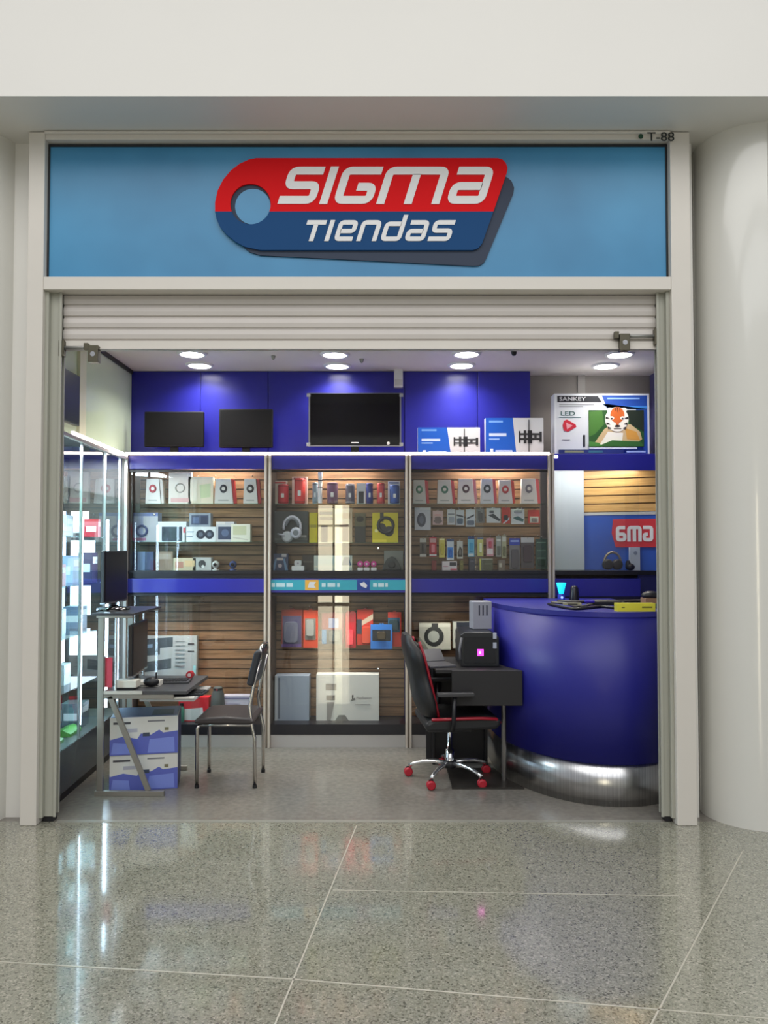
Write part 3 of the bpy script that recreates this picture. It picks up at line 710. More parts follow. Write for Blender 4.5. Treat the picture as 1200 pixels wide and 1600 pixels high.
prod('speaker_carton', 459, 745, 480, 0, YS+.07, .05, (200, 180, 176), [('r', .1, .03, .9, .1, (120, 70, 70))], 'pale carton behind the tall red cylinder speaker', 'box', None, z)
flask(460, 748, 477, (222, 60, 58), 'tall red cylinder speaker on the top shelf of the middle cabinet')
flask(488, 754, 497, (140, 160, 176), 'slim grey-blue cylinder speaker right of the tall red one')
# tall white wand
e = empty('white_wand', (xx(500, 5.92), 5.92, z), 0, 'slim white stick with black rings, tallest item on the top shelf of the middle cabinet', 'microphone')
hz = zz(737, 5.92)-z
MB().lathe([(.016, 0), (.016, hz*.72), (.014, hz*.74), (.016, hz*.76), (.018, hz*.98), (.014, hz)], mat((236, 238, 242), .3), n=20).build('body', e)
MB().lathe([(.019, hz*.70), (.019, hz*.73)], BLACK, n=20).build('ring', e); MB().lathe([(.019, hz*.50), (.019, hz*.52)], BLACK, n=20).build('ring', e)
flask(511, 754, 528, (112, 66, 104), 'purple cylinder speaker on the top shelf of the middle cabinet')
flask(540, 756, 554, (96, 92, 110), 'dull grey cylinder speaker on the top shelf of the middle cabinet', cap=(200, 200, 210))
prod('speaker_carton', 558, 755, 571, 0, YS, .06, (220, 222, 228), [('r', .22, .4, .82, .98, (34, 38, 50))], 'white carton with a black window on the top shelf of the middle cabinet', 'box', None, z)
flask(572, 755, 583, (30, 44, 130), 'dark blue cylinder speaker beside the white carton with a black window')
flask(589, 755, 601, (214, 70, 72), 'small coral red cylinder speaker right of the dark blue one')
prod('speaker_carton', 606, 752, 625, 0, YS+.07, .05, (200, 208, 222), [('r', .1, .03, .9, .1, (90, 110, 160))], 'pale blue carton behind the rightmost blue speaker', 'box', None, z)
flask(609, 758, 624, (50, 90, 176), 'mid blue cylinder speaker, rightmost on the top shelf of the middle cabinet')
# --- middle bay, middle shelf
z = shz(848)
e = prod('headset_box', 432, 799, 481, 0, 6.0, .08, (72, 78, 80), [('r', .0, .86, 1, .92, (96, 102, 104)), ('r', .78, .76, .96, .84, (170, 170, 170))], 'dark grey box behind the white gaming headset', 'box', None, z)
# white headset standing on the shelf before its box
hc = at(458, 848, 5.93); e = empty('gaming_headset', (hc.x, 5.93, z), 0, 'white and grey gaming headset with microphone before its grey box', 'headset')
HW = mat((206, 208, 222), .35); HG = mat((120, 126, 134), .4)
R_ = .082; cz = .10
MB().tube([(R_*math.cos(math.radians(a))*.8-.008, 0, cz+.02+R_*math.sin(math.radians(a))) for a in range(-15, 196, 15)], .010, HW, 8).build('headband', e)
MB().tube([(R_*.78*math.cos(math.radians(a))*.8-.008, 0, cz+.02+R_*.8*math.sin(math.radians(a))) for a in range(10, 171, 16)], .012, HG, 8).build('band_pad', e)
MB().lathe([(.03, -.02), (.042, -.015), (.044, .01), (.034, .02)], HW, (.024, -.02, .075), 22, 'y').lathe([(.022, -.022), (.022, -.018)], HG, (.024, -.02, .075), 18, 'y').build('ear_cup', e)
MB().lathe([(.03, -.02), (.042, -.015), (.044, .01), (.034, .02)], mat((186, 190, 196), .35), (-.045, -.005, .045), 22, 'y').build('ear_cup', e)
MB().tube([(-.06, -.03, .055), (-.085, -.035, .062), (-.105, -.035, .064)], .006, HW, 8).ball((-.11, -.035, .065), .011, .008, .008, HG).build('microphone', e)
prod('yellow_box', 486, 801, 496, 0, YS, .10, (206, 190, 20), [('r', .1, .4, .9, .5, (150, 140, 20))], 'narrow side of a yellow box left of the pale reflection in the middle cabinet', 'box', None, z)
prod('display_carton', 499, 794, 522, 0, YS, .07, (214, 190, 150), [('r', .1, .1, .9, .2, (80, 66, 50)), ('r', .1, .26, .9, .34, (120, 96, 70)), ('r', .2, .5, .6, 1, (90, 74, 70))], 'tan carton with dark lettering lines on the middle shelf of the middle cabinet', 'box', None, z)
prod('display_carton', 524, 794, 550, 0, YS, .07, (206, 184, 156), [('r', .1, .14, .9, .3, (180, 150, 110)), ('r', .3, .45, .8, .95, (150, 124, 108))], 'tan carton with brown block beside the dark-lettered tan carton', 'box', None, z)
prod('earphone_case_box', 555, 802, 571, 0, YS, .07, (96, 90, 66), [('r', .0, .45, 1, 1, (48, 48, 48)), ('e', .5, .2, .35, .1, (40, 36, 30))], 'olive and black small box left of the yellow headphone box', 'box', None, z)
e = prod('headphone_box', 582, 801, 622, 0, YS, .09, (214, 196, 30), [('r', .0, .9, .55, 1, (240, 220, 60)), ('r', .1, .55, .22, .65, (244, 236, 170))], 'bright yellow box with black headphones pictured on it', 'box', None, z,
    parts=[('headphone_print', [('o', .52, .42, .25, .06, (52, 50, 54)), ('c', .36, .5, .15, (50, 48, 52)), ('c', .64, .62, .17, (46, 44, 50)), ('r', .3, .0, .44, .3, (56, 54, 58))], .0)])
# --- middle bay, bottom board
z = ZU0+.0005
prod('gadget_pack', 429, 865, 450, 0, YS, .07, (46, 66, 106), [('r', .3, .25, .7, .4, (206, 196, 196)), ('p', [(.0, 1), (.2, .3), (.3, .3), (.18, 1)], (110, 150, 190)), ('p', [(1, 1), (.8, .3), (.7, .3), (.82, 1)], (110, 150, 190)), ('c', .5, .72, .12, (200, 190, 200)), ('r', .6, .02, .9, .2, (190, 190, 196))], 'navy pack with light stripes, leftmost on the bottom board of the middle cabinet', 'box', None, z)
c = at(466, 890, YS); e = empty('small_speaker', (c.x, YS, z), 0, 'white block with a rounded white knob on the bottom board of the middle cabinet', 'speaker')
MB().prism(rrect(-.048, 0, .048, .035, .008), -.035, .035, WH).build('base', e); MB().prism(rrect(-.028, .035, .026, .078, .012), -.025, .025, mat((206, 204, 206), .4)).build('top_block', e)
MB().lathe([(.007, -.001), (.006, -.003)], mat((150, 140, 150), .4), (0, -.025, .055), 12, 'y').build('knob', e)
prod('router_box', 475, 867, 490, 0, YS+.05, .05, (44, 38, 38), [('r', .1, .4, .9, .5, (90, 84, 80))], 'black box behind the white block on the bottom board', 'box', None, z)
prod('clear_tub', 493, 868, 550, 0, YS, .10, (196, 206, 200), [('r', .0, .68, 1, .8, (226, 226, 210)), ('p', [(.72, .66), (.8, .1), (.92, .1), (.98, .66)], (66, 96, 126)), ('r', .1, .2, .6, .6, (180, 200, 200))], 'low pale tray box with a blue shape on the bottom board of the middle cabinet', 'box', None, z)
for k, (px, rgb) in enumerate(((563, (214, 50, 150)), (573, (220, 70, 160)), (584, (206, 44, 140)))):
    c = at(px, 890, YS); e = empty('mini_fan', (c.x, YS, z), 0, '%s of three magenta gadgets on white bases on the bottom board' % ('leftmost', 'middle', 'rightmost')[k], 'gadget', 'magenta gadgets')
    MB().prism(rrect(-.022, 0, .022, .022, .005), -.02, .02, WH).build('base', e)
    MB().lathe([(.020, -.014), (.023, -.008), (.023, .01), (.016, .014)], mat(rgb, .35), (0, 0, .050), 18, 'y').build('head', e)
    MB().lathe([(.008, -.016), (.006, -.018)], WH, (0, 0, .050), 12, 'y').build('cap', e)
c = at(612, 890, YS); e = empty('dark_speaker', (c.x, YS, z), 0, 'dark grey dome-shaped speaker at the right end of the middle cabinet bottom board', 'speaker')
MB().prism([(-.075, 0), (.075, 0), (.06, .05), (.03, .095), (0, .11), (-.035, .09), (-.06, .05)], -.03, .03, mat((62, 64, 62), .5)).build('body', e, bevel=.008)
MB().lathe([(.03, 0), (.028, -.005), (.01, -.002)], mat((36, 36, 38), .4), (0, -.03, .045), 20, 'y').build('driver', e)
prod('grey_carton', 600, 860, 630, 0, YS+.08, .04, (146, 146, 140), [], 'pale grey carton behind the dark dome speaker', 'box', None, z)
# --- right bay, top shelf
z = shz(787)
for (u0, v0, u1, ring, side, lab, body) in (
    (645, 750, 671, (70, 130, 100), (190, 40, 52), 'white earphone pack with green ring, leftmost on the top shelf of the right cabinet', (206, 202, 196)),
    (683, 750, 713, (60, 120, 96), (206, 60, 76), 'white earphone pack with green ring, second on the top shelf of the right cabinet', (220, 214, 210)),
    (715, 748, 748, (90, 60, 70), (226, 130, 148), 'glossy white earphone pack with pink side under the warm lamp of the right cabinet', (236, 228, 226)),
    (751, 748, 777, (50, 56, 66), (214, 80, 96), 'white earphone pack with large black ring, fourth on the top shelf of the right cabinet', (214, 214, 220)),
    (779, 750, 806, (186, 40, 48), (206, 60, 50), 'white earphone pack with a red ring, fifth on the top shelf of the right cabinet', (220, 214, 210)),
    (814, 748, 846, (120, 110, 120), (206, 80, 84), 'white earphone pack with grey ring, rightmost on the top shelf of the right cabinet', (222, 214, 208))):
    wedge(u0, v0, u1, 787, YS, ring, side, lab, z, body)
# --- hanging packs
def hang(u0, v0, u1, v1, body, prints, label, cat='package', Y=6.03, bub=None, grp=None):
    a = at(u0, v1, Y); b = at(u1, v0, Y); w = b.x-a.x; h = b.z-a.z
    e = empty('blister_pack', (a.x+w/2, Y, a.z), 0, label, cat, grp)
    X = lambda u: -w/2+u*w
    Z = lambda v: h*(1-v)
    mb = MB().prism([(X(u), Z(v)) for u, v in ((0, 1), (1, 1), (1, .04), (.6, .04), (.6, 0), (.4, 0), (.4, .04), (0, .04))], -.006, .006, mat(body, .4))
    for k, p in enumerate(prints):
        ya = -.0066-.0004*k
        if p[0] == 'r': mb.box(X(p[1]), X(p[3]), ya, -.006, Z(p[4]), Z(p[2]), C_(p[-1]))
        else: mb.prism([(X(u), Z(v)) for u, v in p[1]], ya, -.006, C_(p[-1]))
    cd_ = mb.build('card', e)
    u0_, v0_, u1_, v1_, c = bub or (.2, .45, .8, .9, tuple(int(x*.6) for x in body))
    r = min((u1_-u0_)*w, (v1_-v0_)*h)*.25
    MB().prism(rrect(X(u0_), Z(v1_), X(u1_), Z(v0_), r, 3), -.022, -.006, mat(c, .2)).build('blister', cd_, bevel=.003)
    MB().tube([(0, .09, h-.006), (0, -.02, h-.006), (0, -.025, h+.004)], .0022, CHROME, 6).build('hanging_pin', e)
    return e
R2 = 'hanging packs in the second row of the right cabinet'
prod('watch_box', 648, 793, 673, 828, 6.0, .06, (206, 208, 216), [('e', .42, .55, .28, .32, (60, 66, 86)), ('e', .42, .55, .14, .18, (110, 116, 136)), ('r', .3, .0, 1, .1, (236, 236, 236))], 'white watch box with a dark oval watch, hung at the left of the second row', 'box')
hang(676, 797, 692, 820, (222, 190, 188), [('r', .1, .7, .9, .8, (120, 110, 110)), ('r', .2, .3, .8, .36, (220, 120, 120))], 'pinkish pack hung beside the watch box in the second row of the right cabinet', grp=R2)
hang(699, 795, 711, 820, (222, 224, 226), [('r', .1, .3, .9, .36, (90, 100, 110))], 'white pack with a dark line, third in the second row of the right cabinet', grp=R2, bub=(.15, .5, .85, .85, (170, 176, 184)))
hang(712, 796, 725, 821, (212, 216, 220), [('p', [(.1, .3), (.9, .4), (.9, .5), (.1, .4)], (60, 66, 76))], 'white pack with slanted dark stripe, fourth in the second row of the right cabinet', grp=R2, bub=(.15, .55, .85, .9, (90, 110, 130)))
hang(728, 795, 742, 823, (220, 224, 228), [('p', [(.1, .5), (.9, .3), (.9, .4), (.1, .6)], (70, 76, 86))], 'white pack with crossing dark stripes, fifth in the second row of the right cabinet', grp=R2, bub=(.1, .65, .9, .9, (120, 130, 146)))
hang(744, 794, 757, 817, (120, 120, 120), [('r', .2, .2, .5, .8, (60, 60, 62))], 'grey pack with black gadget in the middle of the second row of the right cabinet', grp=R2, bub=(.3, .3, .75, .9, (44, 44, 46)))
hang(760, 793, 782, 817, (222, 224, 224), [('p', [(.1, .5), (.5, .4), (1, .8), (.9, .9), (.5, .7)], (52, 62, 66))], 'wide white pack with a black cable pictured, in the second row of the right cabinet', grp=R2, bub=(.2, .2, .5, .36, (100, 106, 110)))
hang(784, 792, 797, 818, (206, 56, 44), [('p', [(.1, 1), (.9, .6), (.9, .75), (.3, 1)], (232, 232, 232))], 'red pack with white corner right of the wide cable pack', grp=R2, bub=(.2, .5, .7, .8, (44, 36, 38)))
hang(799, 794, 819, 819, (224, 226, 224), [('p', [(.1, .6), (.5, .5), (.95, .7), (.9, .85), (.4, .75)], (60, 108, 104))], 'white pack with green cable between two red packs of the second row', grp=R2, bub=(.2, .12, .8, .3, (176, 180, 180)))
hang(825, 796, 843, 818, (206, 60, 50), [('r', .15, .5, .9, .95, (214, 214, 196))], 'red and cream pack, rightmost in the second row of the right cabinet', grp=R2, bub=(.3, .6, .8, .85, (150, 140, 130)))
R3 = 'slim cable packs in the third row of the right cabinet'
for (u0, v0, u1, v1, body, pr, bub, lab) in (
    (656, 841, 666, 870, (96, 84, 76), [('r', .0, .0, 1, .22, (200, 196, 186)), ('r', .0, .86, 1, 1, (206, 202, 196))], (.3, .3, .7, .8, (60, 56, 54)), 'dull brown cable pack with white ends, leftmost in the third row'),
    (671, 838, 682, 870, (186, 30, 52), [('r', .1, .1, .9, .3, (206, 160, 160)), ('r', .0, .88, 1, .96, (230, 230, 230))], (.25, .4, .75, .8, (220, 130, 140)), 'crimson cable pack, second in the third row'),
    (686, 840, 695, 871, (212, 200, 96), [('r', .1, .05, .9, .12, (240, 236, 190))], (.3, .3, .8, .85, (190, 176, 60)), 'yellow cable pack between the crimson and blue packs in the third row'),
    (698, 842, 709, 875, (206, 216, 226), [('r', .0, .0, 1, .12, (60, 80, 130)), ('c', [(.1, .9), (.1, .4), (.9, .4), (.9, .9)], (40, 130, 210))], (.3, .5, .7, .85, (24, 100, 190)), 'white and bright blue cable pack, fourth in the third row'),
    (714, 844, 723, 873, (200, 200, 192), [('c', [(.1, .7), (.5, .3), (.9, .5), (.9, .9), (.2, .9)], (56, 52, 50))], (.3, .5, .7, .8, (120, 116, 110)), 'cream pack with a black shape, fifth in the third row'),
    (731, 838, 741, 870, (110, 186, 216), [('r', .0, .0, 1, .14, (40, 70, 130)), ('r', .1, .84, .9, .96, (220, 230, 236))], (.25, .3, .75, .75, (70, 160, 200)), 'sky blue cable pack in the middle of the third row'),
    (746, 840, 755, 869, (206, 200, 110), [('r', .0, .0, 1, .1, (90, 110, 150))], (.3, .3, .7, .8, (236, 234, 200)), 'yellow cable pack right of the sky blue one in the third row'),
    (760, 840, 771, 869, (214, 150, 160), [('r', .1, .6, .9, .9, (236, 220, 220))], (.3, .2, .7, .55, (196, 80, 100)), 'pink cable pack in the third row'),
    (775, 836, 783, 870, (160, 164, 156), [('r', .1, .2, .9, .26, (220, 220, 210))], (.2, .5, .8, .9, (96, 100, 92)), 'narrow grey pack right of the pink pack in the third row'),
    (784, 835, 791, 872, (176, 172, 140), [('r', .1, .1, .9, .3, (206, 206, 196))], (.2, .5, .8, .9, (110, 110, 80)), 'narrow olive pack left of the blue headed pack in the third row'),
    (796, 841, 812, 890, (120, 116, 120), [('r', .0, .0, 1, .22, (36, 60, 176)), ('r', .1, .06, .9, .12, (150, 170, 230))], (.15, .35, .85, .95, (84, 78, 84)), 'grey tablet case with a blue header in the right cabinet'),
    (814, 840, 834, 888, (84, 76, 80), [('r', .0, .0, 1, .16, (190, 190, 190))], (.15, .25, .85, .8, (66, 50, 58)), 'dark tablet case with a pale header in the right cabinet'),
    (837, 840, 854, 889, (50, 76, 66), [('r', .1, .14, .9, .17, (110, 140, 124)), ('r', .1, .4, .9, .43, (100, 130, 116)), ('r', .1, .64, .9, .67, (100, 130, 116))], (.2, .7, .8, .9, (40, 60, 52)), 'dark green ridged case, rightmost in the right cabinet')):
    pr = [('p', *p[1:]) if p[0] == 'c' else p for p in pr]
    hang(u0, v0, u1, v1, body, pr, lab, bub=bub, grp=R3, Y=6.03)
# bottom board of right bay
z = ZU0+.0005
prod('small_carton', 673, 876, 682, 0, YS, .06, (120, 34, 34), [], 'small dark red carton, leftmost on the bottom board of the right cabinet', 'box', None, z)
prod('small_carton', 689, 877, 714, 0, YS, .06, (214, 206, 210), [('r', .5, .1, .95, .5, (50, 46, 56)), ('r', .55, .8, .98, .98, (206, 90, 110)), ('r', .05, .5, .4, .6, (196, 140, 160))], 'white carton with black and pink print on the bottom board of the right cabinet', 'box', None, z)
prod('small_carton', 716, 876, 724, 0, YS, .06, (110, 104, 50), [('r', .2, .3, .8, .4, (150, 144, 70))], 'small olive carton right of the white and pink one', 'box', None, z)
prod('drive_box', 730, 872, 742, 0, YS, .06, (56, 56, 70), [('r', .2, .2, .8, .3, (90, 90, 110))], 'dark slate drive box on the bottom board of the right cabinet', 'box', None, z)
prod('drive_box', 746, 873, 770, 0, YS, .06, (84, 86, 62), [('r', .0, .0, .12, 1, (196, 190, 70)), ('r', .15, .0, 1, .07, (190, 190, 170)), ('r', .4, .4, .9, .5, (110, 112, 90))], 'olive box with a yellow edge on the bottom board of the right cabinet', 'box', None, z)
prod('drive_box', 775, 875, 789, 0, YS, .06, (120, 108, 96), [('r', .1, .3, .5, .7, (180, 176, 160))], 'taupe box right of the olive box with yellow edge', 'box', None, z)
# --- lower section, left bay
z = ZL0+.0005
e = prod('keyboard_box', 218, 994, 307, 0, YS+.06, .05, (162, 164, 166), [('p', [(.08, .08), (.62, .03), (.62, .24), (.42, .27), (.42, .42), (.05, .46)], (54, 58, 66)), ('p', [(.02, .62), (.6, .50), (.6, .72), (.02, .84)], (60, 62, 68)), ('p', [(.18, .2), (.3, .18), (.3, .26), (.18, .28)], (120, 140, 170)), ('r', .86, .16, .96, .2, (60, 62, 66)), ('r', .86, .33, .96, .36, (60, 62, 66)), ('r', .84, .84, .94, .88, (60, 62, 66)), ('r', .95, .66, .99, .85, (150, 200, 206))]+[('r', .66, .12+.09*i, .82, .13+.09*i, (120, 120, 122)) for i in range(7)], 'large grey keyboard set box leaning in the lower left cabinet', 'box', None, zz(1064, YS+.06))
e.rotation_euler = (-.04, 0, 0)
hooks(235, 300, 2, 1064, bays['left'], ln=.12)
prod('game_box', 285, 1040, 307, 0, 5.95, .07, (206, 90, 96), [('r', .0, .0, .4, 1, (190, 180, 180)), ('c', .6, .5, .3, (180, 36, 50))], 'x', 'box', None, zz(1062, 5.95)) if False else None
prod('red_white_box', 288, 1090, 326, 0, 5.94, .1, (206, 30, 46), [('p', [(.0, .95), (.0, .5), (.8, .42), (.86, .95)], (216, 214, 214))], 'red and white box on the floor board of the lower left cabinet', 'box', None, z)
c = at(340, 1132, 5.97); e = empty('tower_speaker', (c.x, 5.97, z), 0, 'grey rounded upright speaker with a red dot in the lower left cabinet', 'speaker')
h = zz(1073, 5.97)-z
MB().lathe([(.048, 0), (.055, .01), (.055, h*.5), (.048, h*.78), (.035, h*.9), (.034, h*.97), (.028, h)], mat((78, 82, 82), .45), n=28).build('body', e)
MB().lathe([(.035, h*.9), (.0365, h*.93), (.035, h*.96)], BLACK, n=24).build('neck_ring', e)
MB().lathe([(.008, 0), (.007, -.004)], mat((150, 30, 50), .4), (0, -.034, h*.93), 12, 'y').build('red_dot', e)
MB().lathe([(.016, 0), (.014, -.004)], BLACKG, (.01, -.052, h*.25), 16, 'y').build('lens', e)
prod('lilac_box', 355, 1087, 393, 0, 5.97, .08, (196, 190, 206), [('r', .05, .08, .95, .14, (120, 116, 150)), ('r', .1, .3, .6, .4, (170, 164, 186))], 'pale lilac box behind the chrome chair in the lower left cabinet', 'box', None, z)
# --- lower middle bay: hanging game gear
G = 'game accessories hung in the lower middle cabinet'
hang(440, 950, 473, 1011, (134, 50, 40), [('r', .05, .2, .95, .94, (72, 70, 100)), ('r', .0, .92, .95, 1, (96, 70, 130))], 'dark red pack with a grey-blue controller case and purple foot, leftmost game pack', bub=(.12, .35, .8, .88, (88, 92, 112)), grp=G)
hang(474, 951, 497, 1012, (196, 66, 40), [('r', .1, .25, .85, .8, (120, 116, 110))], 'orange-red pack with a grey controller, second game pack', bub=(.2, .28, .75, .7, (140, 142, 140)), grp=G)
hang(503, 956, 538, 1006, (120, 60, 62), [('r', .3, .2, .75, .5, (120, 130, 160)), ('r', .0, .55, .2, 1, (50, 110, 150)), ('r', .2, .55, .9, 1, (40, 50, 60))], 'pack with a blue side and black lower half, third game pack', bub=(.3, .6, .8, .92, (52, 66, 74)), grp=G)
hang(540, 955, 556, 1012, (176, 26, 44), [('r', .1, .0, .9, .3, (150, 40, 50))], 'crimson game pack with a bright red controller grip', bub=(.2, .5, .75, .92, (216, 40, 66)), grp=G)
hang(558, 950, 583, 1008, (176, 52, 40), [('p', [(.1, .4), (1, .15), (1, .3), (.2, .5)], (186, 170, 150)), ('r', .0, .3, .3, .7, (50, 54, 70))], 'red pack with a slanted cream stripe, fifth game pack', bub=(.3, .5, .85, .95, (186, 60, 40)), grp=G)
hang(579, 974, 613, 1014, (44, 110, 190), [('r', .08, .25, .92, .68, (24, 28, 36))], 'bright blue pack with a black controller window in the lower middle cabinet', bub=(.3, .32, .7, .62, (60, 50, 36)), grp=G, Y=5.99)
hang(606, 954, 627, 1010, (190, 56, 44), [('r', .0, .2, .9, .6, (40, 90, 120))], 'red pack with a dark teal window, rightmost game pack', bub=(.1, .25, .8, .55, (34, 60, 72)), grp=G)
prod('console_box', 434, 1056, 483, 0, 5.97, .13, (146, 158, 176), [('r', .0, .0, .08, 1, (176, 182, 190)), ('r', .1, .04, .15, .96, (90, 98, 112))], 'tall grey-blue box standing on the floor board of the lower middle cabinet', 'box', None, z)
prod('console_carton', 497, 1054, 592, 0, 5.97, .12, (206, 206, 202), [('r', .15, .2, .32, .34, (110, 106, 106)), ('r', .16, .45, .30, .56, (96, 92, 92)), ('p', [(.17, .6), (.29, .6), (.23, 1), (.17, 1)], (130, 128, 128)), ('p', [(.57, .44), (.595, .44), (.595, .56), (.57, .56)], (60, 60, 62)), ('p', [(.545, .56), (.62, .5), (.625, .55), (.57, .57)], (90, 90, 92)), ('t', 'PlayStation', .64, .53, .05, .24, (120, 120, 122)), ('p', [(.3, 1), (.36, .88), (.46, .88), (.52, 1)], (90, 92, 94)), ('r', .62, .64, .86, .65, (150, 150, 150))], 'wide white game console carton with small grey logo in the lower middle cabinet', 'box', None, z)
# --- lower right bay
e = prod('headphone_carton', 655, 974, 704, 1015, 6.02, .08, (172, 172, 160), [('r', .0, .0, 1, .14, (196, 196, 184)), ('p', [(.0, 1), (.0, .5), (.2, .8), (.3, 1)], (120, 122, 112))], 'pale carton picturing round black headphones behind the gaming chair', 'box', None, parts=[('headphone_print', [('c', .47, .5, .38, (44, 46, 46)), ('c', .46, .5, .22, (160, 164, 156)), ('r', .4, .0, .6, .16, (50, 50, 52))], .0)])
prod('headphone_carton', 708, 972, 735, 1013, 6.02, .08, (166, 168, 160), [('r', .2, .0, 1, .3, (40, 44, 54)), ('c', .4, .7, .2, (70, 74, 80))], 'grey carton with dark top between the headphones carton and the computer tower', 'box', None)
for a, b in ((655, 704), (708, 735)): hooks(a, b, 1, 1016, bays['right'], ln=.12)
# items in the mirror bay
zq = ZU0+.0005
c = at(956, 892, 5.93); e = empty('headphones', (c.x, 5.91, zq), 0, 'black headphones with silver rim before the red mirrored sign', 'headphones')
MB().tube([(.065*math.cos(math.radians(a)), 0, .055+.085*math.sin(math.radians(a))) for a in range(-30, 211, 15)], .009, mat((150, 140, 120), .3, .6), 8).build('headband', e)
for s in (-1, 1): MB().lathe([(.03, -.015), (.04, -.01), (.042, .015), (.03, .02)], mat((30, 28, 28), .4), (s*.036, -.005, .046), 20, 'y').build('ear_cup', e)
prod('white_card_box', 976, 855, 1000, 0, 5.945, .03, (206, 214, 222), [('c', .55, .25, .08, (150, 160, 176))], 'white flat box under the red mirrored sign', 'box', None, zq)
c = at(984, 890, 5.90); o = MB().ball((0, 0, .028), .036, .03, .028, BLACK).lathe([(.018, 0), (.022, .03), (.012, .058)], BLACK, (-.015, 0, .02), 12).build('black_mouse', loc=(c.x, 5.89, zq)); tag(o, 'small black rounded gadget before the white flat box', 'gadget')
# ------------------------------------------------------------------ on the ledge
def tv(u0, v0, u1, v1, Y, bez, scr, label, bw=.012, silver=False, th=.04):
    a = at(u0, v1, Y); b = at(u1, v0, Y); w = b.x-a.x; h = b.z-a.z; up = a.z-ZLG
    e = empty('flat_television', (a.x+w/2, Y+th/2, ZLG), 0, label, 'television')
    m = MB().box(-w/2, w/2, -th/2, th/2, up, up+h, bez); cs = m.build('casing', e, bevel=.006)
    MB().box(-w/2+bw, w/2-bw, -th/2-.002, -th/2, up+bw*1.2, up+h-bw, scr).build('screen', e)
    MB().box(-.03, .03, -.01, .01, 0, up+.02, bez).build('stand_neck', e)
    MB().prism([(-.16, 0), (.16, 0), (.14, .008), (-.14, .008)], -.07, .07, bez).build('stand_foot', e)
    return e, w, h, up
tv(225, 643, 318, 698, 5.97, DGREY, MATTE, 'small matte dark television, leftmost on the ledge')
tv(342, 639, 426, 699, 5.97, DGREY, MATTE, 'matte dark television between the leftmost and the glossy one')
e, w, h, up = tv(482, 614, 627, 697, 5.95, BLACKG, BLACKG, 'large glossy black television with silver corners in the middle of the ledge', .02)
SV = mat((190, 192, 196), .25, .8)
m = MB()
for s in (-1, 1):
    m.box(s*w/2-.012*(s > 0)-.0, s*w/2+.012*(s < 0), -.026, -.02, up+.0, up+h, mat((130, 132, 136), .3, .7))
m.box(-w/2, w/2, -.026, -.02, up-.004, up+.006, mat((140, 142, 146), .3, .7)).box(-w/2, w/2, -.026, -.02, up+h-.006, up+h, mat((110, 112, 116), .3, .7)); m.build('silver_rim', e)
for s in (-1, 1):
    for q_ in (up+.01, up+h-.02): MB().box(s*w/2-.015, s*w/2+.015, -.028, -.02, q_-.012, q_+.016, SV).build('corner_tab', e)
MB().box(-.03, .03, -.0235, -.0215, up+.022, up+.03, WH).build('badge', e)
MB().lathe([(.012, 0), (.010, -.002)], WH, (.26, -.022, up+.022), 14, 'y').build('badge', e)
BX = (28, 92, 196)
def mount(u0, v0, u1, lab, sc):
    return prod('wall_mount_box', u0, v0, u1, 0, 5.93, .07, (214, 216, 220),
      [('p', [(0, 0), (.47, 0), (.53, 1), (0, 1)], BX), ('r', .06, .07, .3, .13, (120, 170, 236)), ('r', .06, .42, .36, .5, (206, 222, 250)), ('r', .06, .56, .24, .6, (150, 186, 240)), ('r', .08, .84, .13, .96, (230, 236, 250)), ('r', .17, .88, .46, .95, (190, 208, 246)),
       ('r', .59, .42, .95, .47, (44, 44, 48)), ('r', .59, .55, .95, .6, (44, 44, 48)), ('r', .575, .36, .6, .68, (40, 40, 44)), ('r', .66, .34, .70, .70, (50, 50, 54)), ('r', .74, .05, .755, .98, (60, 60, 64)), ('r', .73, .34, .80, .70, (36, 36, 40)), ('r', .93, .38, .97, .66, (48, 48, 52)), ('r', .84, .44, .88, .58, (60, 60, 64))], lab, 'box', None, ZLG)
mount(652, 668, 750, 'smaller blue and white wall mount box beside the glossy television', 1)
mount(756, 653, 849, 'taller blue and white wall mount box near the ledge end', 1)
